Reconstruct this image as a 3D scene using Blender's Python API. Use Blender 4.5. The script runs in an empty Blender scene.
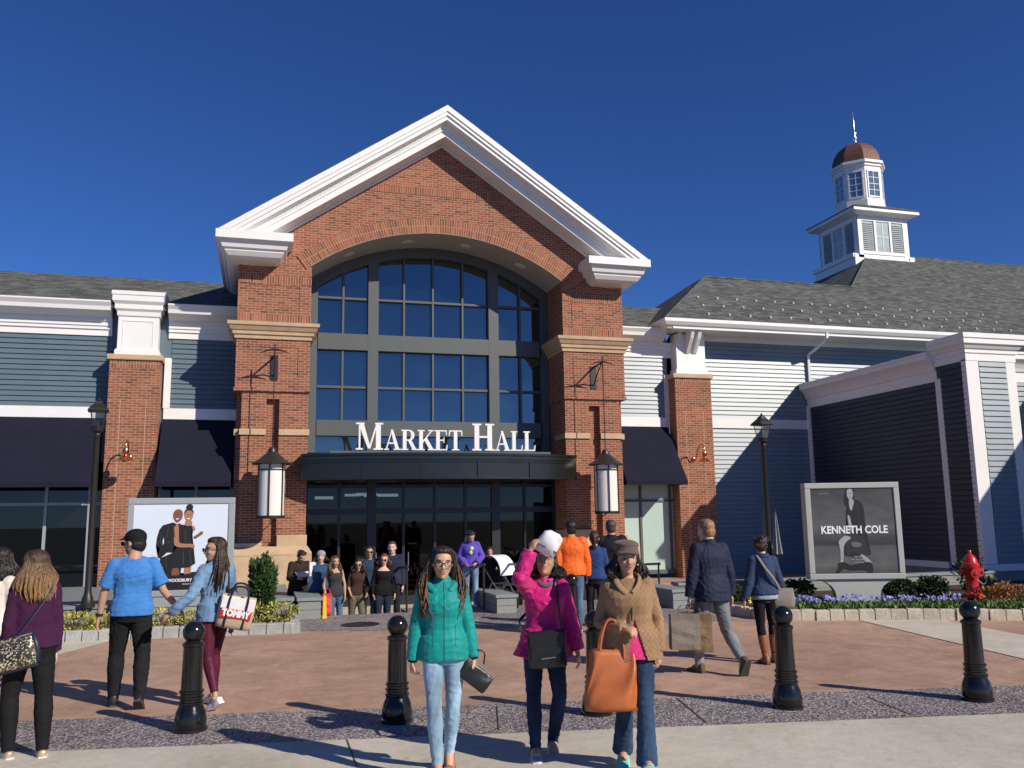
import bpy, bmesh, math, random
import numpy as np
from mathutils import Vector, Matrix, noise
random.seed(7); rng = np.random.default_rng(7)
S = bpy.context.scene; C = S.collection
rad = math.radians
# ------------------------------------------------------------------ camera maths (real pinhole, used to read distances off)
FPX = 864.0; CX, CY = 512.0, 384.0; CAMH = 1.85
def _dir(px, py):
    v = Vector((px-CX, -(py-CY), -FPX)); return v.normalized()
_up = _dir(428, -5200); _x = _dir(3550, 472); _x = (_x-_up*_x.dot(_up)).normalized(); _y = _up.cross(_x)
RW = Matrix((( _x[0], _y[0], _up[0]), (_x[1], _y[1], _up[1]), (_x[2], _y[2], _up[2])))   # world -> cam
def ray(px, py): return RW.transposed() @ Vector((px-CX, -(py-CY), -FPX))
def gz(px, py, z=0.0):
    r = ray(px, py); t = (z-CAMH)/r.z; return Vector((r.x*t, r.y*t, z))
def gy(px, py, Y):
    r = ray(px, py); t = Y/r.y; return Vector((r.x*t, Y, CAMH+r.z*t))
SUN_AZ = rad(127.3-180); SUN_EL = rad(32)
SUN = Vector((math.cos(SUN_AZ)*math.cos(SUN_EL), math.sin(SUN_AZ)*math.cos(SUN_EL), math.sin(SUN_EL)))
# ------------------------------------------------------------------ materials
def newmat(name):
    m = bpy.data.materials.new(name); m.use_nodes = True
    nt = m.node_tree; nt.nodes.clear()
    out = nt.nodes.new('ShaderNodeOutputMaterial'); b = nt.nodes.new('ShaderNodeBsdfPrincipled')
    nt.links.new(b.outputs[0], out.inputs[0]); return m, nt, b
def N(nt, t, **kw):
    n = nt.nodes.new(t)
    for k, v in kw.items():
        if k.startswith('i_'): n.inputs[k[2:].replace('_', ' ')].default_value = v
        else: setattr(n, k, v)
    return n
def c4(c): return (c[0], c[1], c[2], 1)
def sc(c, k): return tuple(min(1, x*k) for x in c)
def ramp(nt, stops):
    r = nt.nodes.new('ShaderNodeValToRGB'); e = r.color_ramp.elements
    while len(e) > 1: e.remove(e[-1])
    e[0].position = stops[0][0]; e[0].color = c4(stops[0][1])
    for p, c in stops[1:]:
        q = e.new(p); q.color = c4(c)
    return r
def mat(name, col, rough=.6, metal=0, var=.12, vscale=3, bump=0, bscale=60, spec=.5, sheen=0, coat=0):
    m, nt, b = newmat(name); L = nt.links.new
    tc = N(nt, 'ShaderNodeTexCoord')
    n = N(nt, 'ShaderNodeTexNoise', i_Scale=vscale, i_Detail=5.0, i_Roughness=.6); L(tc.outputs['Object'], n.inputs['Vector'])
    r = ramp(nt, [(.3, sc(col, 1-var)), (.7, sc(col, 1+var))]); L(n.outputs[0], r.inputs[0]); L(r.outputs[0], b.inputs['Base Color'])
    b.inputs['Roughness'].default_value = rough; b.inputs['Metallic'].default_value = metal
    b.inputs['Specular IOR Level'].default_value = spec
    if sheen: b.inputs['Sheen Weight'].default_value = sheen
    if coat: b.inputs['Coat Weight'].default_value = coat; b.inputs['Coat Roughness'].default_value = .06
    if bump:
        n2 = N(nt, 'ShaderNodeTexNoise', i_Scale=bscale, i_Detail=4.0); L(tc.outputs['Object'], n2.inputs['Vector'])
        bp = N(nt, 'ShaderNodeBump', i_Strength=1.0, i_Distance=bump); L(n2.outputs[0], bp.inputs['Height']); L(bp.outputs[0], b.inputs['Normal'])
    return m
def brickmat(name, offset=.5, dark=1.0):
    m, nt, b = newmat(name); L = nt.links.new
    uv = N(nt, 'ShaderNodeTexCoord')
    br = N(nt, 'ShaderNodeTexBrick', i_Scale=1.0); br.offset = offset; br.squash = 1
    for k, v in (('Brick Width', .213), ('Row Height', .0677), ('Mortar Size', .0065), ('Mortar Smooth', .15), ('Bias', 0.0)): br.inputs[k].default_value = v
    br.inputs['Color1'].default_value = (0, 0, 0, 1); br.inputs['Color2'].default_value = (1, 1, 1, 1); br.inputs['Mortar'].default_value = (.5, .5, .5, 1)
    L(uv.outputs['UV'], br.inputs['Vector'])
    rp = ramp(nt, [(0, (.13, .066, .048)), (.04, (.17, .072, .048)), (.09, (.235, .085, .052)), (.45, (.285, .098, .056)), (.75, (.315, .115, .066)), (1, (.35, .145, .085))])
    L(br.outputs['Color'], rp.inputs[0])
    n = N(nt, 'ShaderNodeTexNoise', i_Scale=1.3, i_Detail=6.0); L(uv.outputs['UV'], n.inputs['Vector'])
    r2 = ramp(nt, [(.3, (.82, .82, .84)), (.7, (1.1, 1.08, 1.06))]); L(n.outputs[0], r2.inputs[0])
    mx = N(nt, 'ShaderNodeMix', data_type='RGBA', blend_type='MULTIPLY'); mx.inputs[0].default_value = 1
    L(rp.outputs[0], mx.inputs[6]); L(r2.outputs[0], mx.inputs[7])
    mm = N(nt, 'ShaderNodeMix', data_type='RGBA'); L(br.outputs['Fac'], mm.inputs[0]); L(mx.outputs[2], mm.inputs[6]); mm.inputs[7].default_value = (.52, .36, .245, 1)
    L(mm.outputs[2], b.inputs['Base Color']); b.inputs['Roughness'].default_value = .85; b.inputs['Specular IOR Level'].default_value = .25
    bp = N(nt, 'ShaderNodeBump', i_Strength=1.0, i_Distance=.006); bp.invert = True
    L(br.outputs['Fac'], bp.inputs['Height']); L(bp.outputs[0], b.inputs['Normal'])
    return m
def shinglemat(name):
    m, nt, b = newmat(name); L = nt.links.new
    uv = N(nt, 'ShaderNodeTexCoord')
    br = N(nt, 'ShaderNodeTexBrick', i_Scale=1.0); br.offset = .37
    for k, v in (('Brick Width', .30), ('Row Height', .145), ('Mortar Size', .006), ('Mortar Smooth', .3), ('Bias', 0.0)): br.inputs[k].default_value = v
    br.inputs['Color1'].default_value = (0, 0, 0, 1); br.inputs['Color2'].default_value = (1, 1, 1, 1)
    L(uv.outputs['UV'], br.inputs['Vector'])
    rp = ramp(nt, [(0, (.075, .078, .074)), (.3, (.095, .10, .094)), (.6, (.125, .13, .12)), (1, (.17, .175, .16))]); L(br.outputs['Color'], rp.inputs[0])
    n = N(nt, 'ShaderNodeTexNoise', i_Scale=55.0, i_Detail=2.0); L(uv.outputs['UV'], n.inputs['Vector'])
    r2 = ramp(nt, [(.3, (.7, .7, .7)), (.7, (1.25, 1.25, 1.25))]); L(n.outputs[0], r2.inputs[0])
    mx = N(nt, 'ShaderNodeMix', data_type='RGBA', blend_type='MULTIPLY'); mx.inputs[0].default_value = 1; L(rp.outputs[0], mx.inputs[6]); L(r2.outputs[0], mx.inputs[7])
    mm = N(nt, 'ShaderNodeMix', data_type='RGBA'); L(br.outputs['Fac'], mm.inputs[0]); L(mx.outputs[2], mm.inputs[6]); mm.inputs[7].default_value = (.03, .034, .033, 1)
    L(mm.outputs[2], b.inputs['Base Color']); b.inputs['Roughness'].default_value = .9; b.inputs['Specular IOR Level'].default_value = .2
    bp = N(nt, 'ShaderNodeBump', i_Strength=1.0, i_Distance=.012); bp.invert = True; L(br.outputs['Fac'], bp.inputs['Height']); L(bp.outputs[0], b.inputs['Normal'])
    return m
def glassmat(name, tint, gloss, rough=.01, wav=.0):
    m = bpy.data.materials.new(name); m.use_nodes = True; nt = m.node_tree; nt.nodes.clear(); L = nt.links.new
    out = N(nt, 'ShaderNodeOutputMaterial'); d = N(nt, 'ShaderNodeBsdfDiffuse'); d.inputs[0].default_value = c4(tint)
    g = N(nt, 'ShaderNodeBsdfGlossy'); g.inputs['Roughness'].default_value = rough; g.inputs[0].default_value = (.9, .97, 1, 1)
    mx = N(nt, 'ShaderNodeMixShader'); lw = N(nt, 'ShaderNodeLayerWeight'); lw.inputs[0].default_value = .25
    mp = N(nt, 'ShaderNodeMapRange'); mp.inputs['To Min'].default_value = gloss; mp.inputs['To Max'].default_value = min(1, gloss+.6)
    L(lw.outputs['Fresnel'], mp.inputs[0]); L(mp.outputs[0], mx.inputs[0]); L(d.outputs[0], mx.inputs[1]); L(g.outputs[0], mx.inputs[2]); L(mx.outputs[0], out.inputs[0])
    if wav:
        tc = N(nt, 'ShaderNodeTexCoord'); n = N(nt, 'ShaderNodeTexNoise', i_Scale=.9, i_Detail=1.0); L(tc.outputs['Object'], n.inputs['Vector'])
        bp = N(nt, 'ShaderNodeBump', i_Strength=1.0, i_Distance=wav); L(n.outputs[0], bp.inputs['Height']); L(bp.outputs[0], g.inputs['Normal'])
    return m
def clearglass(name, gloss=.08, tint=(.55, .62, .62)):
    m = bpy.data.materials.new(name); m.use_nodes = True; nt = m.node_tree; nt.nodes.clear(); L = nt.links.new
    out = N(nt, 'ShaderNodeOutputMaterial'); t = N(nt, 'ShaderNodeBsdfTransparent'); t.inputs[0].default_value = c4(tint)
    g = N(nt, 'ShaderNodeBsdfGlossy'); g.inputs['Roughness'].default_value = .02
    mx = N(nt, 'ShaderNodeMixShader'); mx.inputs[0].default_value = gloss
    L(t.outputs[0], mx.inputs[1]); L(g.outputs[0], mx.inputs[2]); L(mx.outputs[0], out.inputs[0]); return m
M = {}
M['brick'] = brickmat('brick'); M['soldier'] = brickmat('brick_soldier', 0.0)
M['stone'] = mat('limestone', (.52, .37, .23), .85, var=.12, vscale=2.5, bump=.004, bscale=40)
M['white'] = mat('white_trim', (.80, .79, .77), .45, var=.03, vscale=1.5)
M['sidingL'] = mat('slate_siding', (.110, .155, .19), .42, var=.06, vscale=1.2)
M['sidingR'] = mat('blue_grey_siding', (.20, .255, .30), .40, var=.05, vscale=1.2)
M['sidingD'] = mat('shaded_navy_siding', (.028, .041, .062), .5, var=.05, vscale=1.2)  # shade put into the colour: navy darkened for the unlit annex side
M['shingle'] = shinglemat('shingle')
M['awning'] = mat('navy_canvas', (.013, .014, .028), .9, var=.10, vscale=2, bump=.003, bscale=5, spec=.15)
M['frame'] = mat('grey_aluminium', (.088, .098, .096), .5, metal=.0, var=.04)
M['frameL'] = mat('pale_aluminium', (.30, .33, .36), .4, var=.04)
M['framedark'] = mat('dark_frame', (.02, .022, .025), .4)
M['canopy'] = mat('bronze_metal', (.075, .068, .055), .24, metal=.9, var=.06, vscale=2)
M['blackmetal'] = mat('black_metal', (.022, .020, .018), .42, var=.1)
M['blackgloss'] = mat('gloss_black_enamel', (.009, .009, .009), .17, var=.3, spec=.4, coat=.35, bump=.0015, bscale=18)
M['copper'] = mat('copper', (.75, .30, .15), .22, metal=1, var=.15)
M['copperdull'] = mat('weathered_copper', (.15, .065, .045), .65, metal=.2, var=.2, vscale=6)
M['soffit'] = mat('stucco', (.42, .41, .37), .9, var=.04, bump=.002)
M['glass'] = glassmat('blue_window_glass', (.004, .008, .012), .17, wav=.012)
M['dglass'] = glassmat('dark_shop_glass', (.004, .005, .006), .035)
M['clearg'] = clearglass('door_glass', .035, (.4, .44, .45))
M['mint'] = mat('mint_blind', (.42, .56, .50), .35, var=.05, vscale=1)
M['frost'] = mat('frosted_glass', (.80, .75, .68), .3, var=.02)
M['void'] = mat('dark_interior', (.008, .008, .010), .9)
M['signgrey'] = mat('sign_frame_grey', (.30, .33, .34), .4, var=.03)
M['signstone'] = mat('sign_frame_silver', (.42, .43, .40), .42, var=.03)
M['granite'] = mat('grey_granite', (.24, .25, .24), .7, var=.22, vscale=60, bump=.002, bscale=90)
M['bluestone'] = mat('bluestone_cap', (.22, .25, .25), .6, var=.08, vscale=4)
M['red'] = mat('hydrant_red', (.55, .018, .018), .3, var=.08, coat=.3)
M['steel'] = mat('steel', (.5, .5, .5), .3, metal=1)
M['soil'] = mat('mulch', (.055, .035, .022), .95, var=.4, vscale=25, bump=.03, bscale=30)
# ------------------------------------------------------------------ mesh builder
class MB:
    def __init__(s): s.v = []; s.f = []; s.mi = []; s.uv = {}
    def add(s, vs, fs, mi=0):
        o = len(s.v); s.v += [tuple(v) for v in vs]
        for f in fs: s.f.append(tuple(i+o for i in f)); s.mi.append(mi)
        return s
    def box(s, x0, x1, y0, y1, z0, z1, mi=0):
        vs = [(x, y, z) for z in (z0, z1) for y in (y0, y1) for x in (x0, x1)]
        return s.add(vs, [(0, 2, 3, 1), (4, 5, 7, 6), (0, 1, 5, 4), (2, 6, 7, 3), (0, 4, 6, 2), (1, 3, 7, 5)], mi)
    def quad(s, a, b, c, d, mi=0): return s.add([a, b, c, d], [(0, 1, 2, 3)], mi)
    def sweep(s, path, prof, mi=0, closed=False):
        n = len(path); rings = []
        for i, p in enumerate(path):
            p = Vector(p)
            if closed or 0 < i < n-1:
                a = (p-Vector(path[i-1])).normalized(); b = (Vector(path[(i+1) % n])-p).normalized()
            elif i == 0: a = b = (Vector(path[1])-p).normalized()
            else: a = b = (p-Vector(path[i-1])).normalized()
            na = Vector((a.y, -a.x)); nb = Vector((b.y, -b.x)); m = (na+nb); m = m/max(.2, m.dot(na))
            rings.append([(p.x+m.x*o, p.y+m.y*o, z) for o, z in prof])
        return s.loft(rings, mi, closed)
    def loft(s, rings, mi=0, closed=False, caps=True):
        k = len(rings[0]); o = len(s.v)
        for r in rings: s.v += [tuple(v) for v in r]
        n = len(rings)
        for i in range(n if closed else n-1):
            for j in range(k):
                a = o+i*k+j; b = o+i*k+(j+1) % k; c = o+((i+1) % n)*k+(j+1) % k; d = o+((i+1) % n)*k+j
                s.f.append((a, b, c, d)); s.mi.append(mi)
        if caps and not closed:
            s.f.append(tuple(o+j for j in range(k))[::-1]); s.mi.append(mi)
            s.f.append(tuple(o+(n-1)*k+j for j in range(k))); s.mi.append(mi)
        return s
    def lathe(s, prof, cx=0, cy=0, seg=20, mi=0, sx=1, sy=1):
        rings = [[(cx+r*sx*math.cos(2*math.pi*j/seg), cy+r*sy*math.sin(2*math.pi*j/seg), z) for j in range(seg)] for r, z in prof]
        return s.loft(rings, mi)
    def tube(s, pts, rs, seg=10, mi=0, flat=1.0):
        pts = [Vector(p) for p in pts]
        if not hasattr(rs, '__len__'): rs = [rs]*len(pts)
        rings = []; u = None
        for i, p in enumerate(pts):
            d = (pts[min(i+1, len(pts)-1)]-pts[max(i-1, 0)]).normalized()
            if u is None: u = d.orthogonal().normalized()
            else: u = (u-d*u.dot(d)).normalized()
            w = d.cross(u); rings.append([p+(u*math.cos(2*math.pi*j/seg)+w*math.sin(2*math.pi*j/seg)*flat)*rs[i] for j in range(seg)])
        return s.loft(rings, mi)
    def ellip(s, c, r, seg=16, rows=10, mi=0, mat3=None):
        rings = []
        for i in range(rows+1):
            t = math.pi*(i+.001)/(rows+.002); z = -math.cos(t); q = math.sin(t)
            ring = []
            for j in range(seg):
                v = Vector((r[0]*q*math.cos(2*math.pi*j/seg), r[1]*q*math.sin(2*math.pi*j/seg), r[2]*z))
                if mat3: v = mat3 @ v
                ring.append(Vector(c)+v)
            rings.append(ring)
        return s.loft(rings, mi)
    def xf(s, m):
        s.v = [tuple(m @ Vector(v)) for v in s.v]; return s
    def mesh(s, name, mats, smooth=False, uvmode=None):
        me = bpy.data.meshes.new(name); me.from_pydata(s.v, [], s.f); me.update()
        bm = bmesh.new(); bm.from_mesh(me); bmesh.ops.recalc_face_normals(bm, faces=bm.faces); bm.to_mesh(me); bm.free()
        for m_ in (mats if isinstance(mats, (list, tuple)) else [mats]): me.materials.append(m_)
        if any(s.mi): me.polygons.foreach_set('material_index', s.mi)
        if smooth: me.polygons.foreach_set('use_smooth', [True]*len(me.polygons))
        uvl = me.uv_layers.new(name='UVMap').data
        for p in me.polygons:
            n = p.normal; a = (abs(n.x), abs(n.y), abs(n.z))
            for li in p.loop_indices:
                co = me.vertices[me.loops[li].vertex_index].co
                if uvmode: u = uvmode(co, n)
                elif a[2] > .97: u = (co.x, co.y)
                elif a[0] > a[1]: u = (co.y, co.z/max(.3, math.sqrt(1-n.z*n.z)))
                else: u = (co.x, co.z/max(.3, math.sqrt(1-n.z*n.z)))
                uvl[li].uv = u
        return me
    def build(s, name, mats, parent=None, smooth=False, uvmode=None, bevel=0, autos=None):
        o = bpy.data.objects.new(name, s.mesh(name, mats, smooth or autos is not None, uvmode)); C.objects.link(o)
        if parent: o.parent = parent
        if bevel:
            b = o.modifiers.new('b', 'BEVEL'); b.width = bevel; b.segments = 2; b.limit_method = 'ANGLE'; b.angle_limit = rad(40); b.harden_normals = False
        if autos is not None: shade(o, autos)
        return o
def shade(o, deg=35):
    me = o.data; a = rad(deg)
    bm = bmesh.new(); bm.from_mesh(me)
    for e in bm.edges:
        e.smooth = not (len(e.link_faces) == 2 and e.calc_face_angle(0) > a)
    bm.to_mesh(me); bm.free()
def tag(o, label=None, cat=None, group=None, kind=None):
    if label: o['label'] = label
    if cat: o['category'] = cat
    if group: o['group'] = group
    if kind: o['kind'] = kind
    return o
def thing(name, label, cat, loc=(0, 0, 0), rz=0, group=None):
    o = bpy.data.objects.new(name, None); C.objects.link(o); o.location = loc; o.rotation_euler = (0, 0, rz); o.empty_display_size = .2
    return tag(o, label, cat, group)
def copy_tree(o, parent=None):
    c = o.copy(); C.objects.link(c)
    if parent: c.parent = parent
    for ch in [x for x in S.objects if x.parent == o]: copy_tree(ch, c)
    return c
def spline(pts, n=8, closed=False):
    pts = [Vector(p) for p in pts]; out = []; k = len(pts)
    rngi = range(k) if closed else range(k-1)
    for i in rngi:
        g = (lambda j: pts[j % k]) if closed else (lambda j: pts[max(0, min(k-1, j))])
        a, b, c, d = g(i-1), g(i), g(i+1), g(i+2)
        for q in range(n):
            t = q/n; out.append(.5*((2*b)+(c-a)*t+(2*a-5*b+4*c-d)*t*t+(3*b-a-3*c+d)*t**3))
    if not closed: out.append(pts[-1])
    return out
def textmesh(body, size, depth, bold=0):
    cu = bpy.data.curves.new('t', 'FONT'); cu.body = body; cu.size = size; cu.extrude = depth; cu.offset = bold; cu.align_x = 'CENTER'; cu.align_y = 'CENTER'; cu.resolution_u = 3
    o = bpy.data.objects.new('t', cu); C.objects.link(o); dg = bpy.context.evaluated_depsgraph_get(); dg.update()
    me = bpy.data.meshes.new_from_object(o.evaluated_get(dg)); bpy.data.objects.remove(o); return me
# ------------------------------------------------------------------ world, sun, camera
w = bpy.data.worlds.new('World'); S.world = w; w.use_nodes = True; nt = w.node_tree; bg = nt.nodes['Background']
sky = nt.nodes.new('ShaderNodeTexSky'); sky.sky_type = 'NISHITA'; sky.sun_disc = False; sky.sun_elevation = SUN_EL
sky.sun_rotation = math.atan2(SUN.x, SUN.y); sky.altitude = 1500; sky.air_density = .8; sky.dust_density = .1; sky.ozone_density = 4.0
hs = nt.nodes.new('ShaderNodeHueSaturation'); hs.inputs['Saturation'].default_value = 1.12; hs.inputs['Value'].default_value = 1.0
tn = nt.nodes.new('ShaderNodeMix'); tn.data_type = 'RGBA'; tn.blend_type = 'MULTIPLY'; tn.inputs[0].default_value = 1; tn.inputs[7].default_value = (.74, .93, 1.34, 1); nt.links.new(hs.outputs[0], tn.inputs[6])
nt.links.new(sky.outputs[0], hs.inputs['Color']); nt.links.new(tn.outputs[2], bg.inputs[0]); bg.inputs[1].default_value = .078
sl = bpy.data.lights.new('sun', 'SUN'); sl.energy = 5.0; sl.angle = rad(.53); sl.color = (1, .91, .78)
so = bpy.data.objects.new('sun', sl); C.objects.link(so); so.rotation_euler = SUN.to_track_quat('Z', 'Y').to_euler(); so.location = (20, -20, 30)
cd = bpy.data.cameras.new('camera'); cam = bpy.data.objects.new('camera', cd); C.objects.link(cam); S.camera = cam
cd.sensor_width = 36; cd.lens = FPX*36/1024; cd.clip_start = .1; cd.clip_end = 3000
cam.matrix_world = Matrix.Translation((0, 0, CAMH)) @ RW.transposed().to_4x4()
S.view_settings.view_transform = 'Standard'; S.view_settings.look = 'None'; S.view_settings.exposure = 0; S.view_settings.gamma = 1
S.render.resolution_x = 1024; S.render.resolution_y = 768
# ================================================================== GROUND
def groundmat(name, cols, scales, bumpd=.003, rough=.8, speck=None, dist=0):
    m, nt, b = newmat(name); L = nt.links.new; tc = N(nt, 'ShaderNodeTexCoord')
    n = N(nt, 'ShaderNodeTexNoise', i_Scale=scales[0], i_Detail=8.0, i_Roughness=.65); n.inputs['Distortion'].default_value = dist; L(tc.outputs['Object'], n.inputs['Vector'])
    r = ramp(nt, [(.3, cols[0]), (.5, cols[1]), (.7, cols[2])]); L(n.outputs[0], r.inputs[0]); col = r.outputs[0]
    n2 = N(nt, 'ShaderNodeTexNoise', i_Scale=scales[1], i_Detail=6.0, i_Roughness=.7); L(tc.outputs['Object'], n2.inputs['Vector'])
    r2 = ramp(nt, [(.25, (.86, .86, .86)), (.75, (1.1, 1.1, 1.1))]); L(n2.outputs[0], r2.inputs[0])
    mx = N(nt, 'ShaderNodeMix', data_type='RGBA', blend_type='MULTIPLY'); mx.inputs[0].default_value = 1; L(col, mx.inputs[6]); L(r2.outputs[0], mx.inputs[7]); col = mx.outputs[2]
    h = n2.outputs[0]
    if speck:
        v = N(nt, 'ShaderNodeTexVoronoi', i_Scale=speck); L(tc.outputs['Object'], v.inputs['Vector'])
        rv = ramp(nt, [(0, (.22, .22, .26)), (.35, (.6, .58, .62)), (.7, (1.15, 1.1, 1.15)), (.92, (1.9, 1.75, 1.7))])
        sp = N(nt, 'ShaderNodeSeparateColor'); L(v.outputs['Color'], sp.inputs[0]); L(sp.outputs[0], rv.inputs[0])
        m2 = N(nt, 'ShaderNodeMix', data_type='RGBA', blend_type='MULTIPLY'); m2.inputs[0].default_value = 1; L(col, m2.inputs[6]); L(rv.outputs[0], m2.inputs[7]); col = m2.outputs[2]; h = v.outputs['Distance']
    vs_ = N(nt, 'ShaderNodeTexVoronoi', i_Scale=2.3); L(tc.outputs['Object'], vs_.inputs['Vector']); rs_ = ramp(nt, [(.0, (.70,)*3), (.045, (.78,)*3), (.07, (1, 1, 1))]); L(vs_.outputs['Distance'], rs_.inputs[0])
    n4 = N(nt, 'ShaderNodeTexNoise', i_Scale=.35, i_Detail=5.0); L(tc.outputs['Object'], n4.inputs['Vector']); r4 = ramp(nt, [(.35, (.86, .85, .84)), (.6, (1.03, 1.03, 1.03))]); L(n4.outputs[0], r4.inputs[0])
    for rr_ in (rs_, r4):
        m3 = N(nt, 'ShaderNodeMix', data_type='RGBA', blend_type='MULTIPLY'); m3.inputs[0].default_value = 1; L(col, m3.inputs[6]); L(rr_.outputs[0], m3.inputs[7]); col = m3.outputs[2]
    L(col, b.inputs['Base Color']); b.inputs['Roughness'].default_value = rough; b.inputs['Specular IOR Level'].default_value = .3
    bp = N(nt, 'ShaderNodeBump', i_Strength=1.0, i_Distance=bumpd); L(h, bp.inputs['Height']); L(bp.outputs[0], b.inputs['Normal']); return m
M['concrete'] = groundmat('concrete', [(.46, .425, .345), (.56, .515, .425), (.64, .585, .49)], (.8, 9), .005, dist=.8)
M['redpave'] = groundmat('red_stamped_concrete', [(.35, .225, .165), (.45, .29, .21), (.53, .355, .262)], (1.3, 6), .014, .72, dist=1.4)
M['aggregate'] = groundmat('exposed_aggregate', [(.23, .215, .21), (.275, .255, .248), (.32, .30, .29)], (1.5, 10), .008, .7, 55)
M['asphalt'] = groundmat('asphalt', [(.045, .045, .047), (.05, .05, .052), (.06, .06, .06)], (2, 60), .004, .85)
def structure(name, mb, m, **k): return tag(mb.build(name, m, **k), kind='structure')
# terrain sheet
structure('terrain', MB().box(-600, 600, -600, 600, -1.5, -.45), M['asphalt'])
YC1, YC2, XL, XM, XR = 17.75, 18.6, 1.28, 2.85, 8.2
pv = MB()   # plaza slab with the sunken court notch cut out
pv.box(-60, XL, -40, 24.3, -.449, 0); pv.box(XL, XM, -40, YC1, -.449, 0); pv.box(XM, XR, -40, YC2, -.449, 0); pv.box(XR, 80, -40, 24.3, -.449, 0)
structure('plaza_paving', pv, M['redpave'])
st = MB()
for i in range(2):
    st.box(XL, XM, YC1, YC1+.35*(i+1), -.446, -.15*(2-i) if False else -.15*(i+1)) if False else None
st.box(XL+.002, XM-.002, YC1+.002, YC1+.35, -.446, -.15).box(XL+.002, XM-.002, YC1+.352, YC1+.70, -.446, -.30)
st.box(XM+.002, XR-.002, YC2+.002, YC2+.35, -.446, -.15).box(XM+.002, XR-.002, YC2+.352, YC2+.70, -.446, -.30)
structure('steps', st, M['concrete'])
structure('court_floor', MB().box(XL, XR, YC1, 24.2, -.9, -.444), M['concrete'])
def sheet(name, pts, z, m):
    mb = MB(); n = len(pts); vs = [(p[0], p[1], z) for p in pts]+[(p[0], p[1], z-.003) for p in pts]
    fs = [tuple(range(n)), tuple(range(2*n-1, n-1, -1))]+[(i, i+n, (i+1) % n+n, (i+1) % n) for i in range(n)]
    mb.add(vs, fs); return structure(name, mb, m)
k = -.1855
def yl(x, y0): return y0+k*x
A0, A1 = 7.955, 9.19        # intercepts of the sidewalk edge and the aggregate band's far edge
sheet('sidewalk', [(-50, yl(-50, A0)), (-50, yl(-50, 3.2)), (60, yl(60, 3.2)), (60, yl(60, A0))], .008, M['concrete'])
sheet('added_dark_road', [(-60, yl(-60, 3.19)), (-60, -39.9), (80, -39.9), (80, yl(80, 3.19))], .004, M['asphalt'])  # unseen asphalt, added to cut the light bounced off the ground
sheet('aggregate_band', [(-50, yl(-50, A0)), (60, yl(60, A0)), (60, yl(60, A1)), (-50, yl(-50, A1))], .006, M['aggregate'])
sheet('aggregate_landing', [(.62, 15.56), (2.05, 15.0), (4.4, 14.5), (8.1, 14.0), (8.1, YC2), (XM, YC2), (XM, YC1), (.62, YC1)], .006, M['aggregate'])
sheet('concrete_ramp_strip', [(9.99, 13.2), (11.28, 12.75), (10.93, 10.67), (9.6, 4.95), (7.6, 5.35), (9.22, 9.04)], .009, M['concrete'])
sheet('concrete_border_strip', [(-2.2, 15.62), (-2.72, 14.29), (-3.3, 12.6), (-4.2, 10.1), (-6.4, 10.5), (-5.0, 15.3)], .009, M['concrete'])
jm = mat('joint', (.09, .085, .08), .9)
def joint(a, b, wd=.010):
    a = Vector(a); b = Vector(b); n = (b-a).normalized(); n = Vector((n.y, -n.x))*wd/2
    sheet('paving_joint', [a+n, b+n, b-n, a-n], .0135, jm)
J = lambda p: tuple(gz(*p)[:2])
for a, b in (((347, 741), (357, 768)), ((677, 699), (707, 724)), ((868, 698), (912, 716)), ((497, 707), (499, 731)), ((521, 636), (532, 699)), ((643, 583+20), (655, 690))):
    joint(J(a), J(b))
mc = thing('manhole_cover', 'round dark manhole cover set in the grey aggregate landing', 'manhole cover', (1.73, 16.0, .007))
MB().lathe([(.001, 0), (.34, 0), (.34, .012), (.30, .013), (.30, .009), (.001, .009)], seg=32).build('lid', M['blackmetal'], mc)
# ---- stone kerbs round the beds
M['kerbR'] = mat('cream_kerb_stone', (.50, .44, .35), .85, var=.22, vscale=4, bump=.01, bscale=25)
M['kerbL'] = mat('grey_kerb_stone', (.36, .36, .34), .85, var=.2, vscale=4, bump=.01, bscale=25)
def kerb(name, path, m, h=.18, dep=.16, ln=.26):
    mb = MB(); R = random.Random(3)
    pts = [Vector(p) for p in path]
    for a, b in zip(pts[:-1], pts[1:]):
        L = (b-a).length; n = max(1, round(L/ln)); d = (b-a)/n; q = d.normalized(); o = Vector((-q.y, q.x))
        for i in range(n):
            s0 = a+d*i+q*.008; s1 = a+d*(i+1)-q*.008; j = lambda: R.uniform(-.012, .012)
            hh = h+R.uniform(-.01, .012); f0 = s0-o*j(); f1 = s1-o*j()
            vs = [f0, f1, s1+o*dep, s0+o*dep]; low = [(v.x, v.y, 0) for v in vs]; mid = [(v.x, v.y, hh-.02) for v in vs]
            cen = sum(vs, Vector((0, 0)))/4; top = [((v+(cen-v)*.1).x, (v+(cen-v)*.1).y, hh) for v in vs]
            mb.loft([low, mid, top])
    return structure(name, mb, m)
kerb('stone_kerb', [(8.3, 16.3), (8.42, 15.2), (8.5, 13.95), (8.85, 13.6), (10.01, 13.2), (12.45, 12.13), (20, 8.9)], M['kerbR'])
kerb('stone_kerb', [(-12, 15.0), (-6, 15.2), (-2.95, 15.52), (-1.26, 15.5), (.66, 15.3), (.66, 16.9)], M['kerbL'])
sheet('bed_soil', [(8.35, 16.3), (8.5, 14.0), (8.9, 13.65), (10.05, 13.25), (12.5, 12.18), (20, 9.0), (20, 17.6), (8.35, 17.6)], .13, M['soil'])
sheet('bed_soil', [(-12, 15.1), (-6, 15.3), (-2.95, 15.6), (.6, 15.4), (.6, 17.3), (-12, 17.3)], .12, M['soil'])
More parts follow.
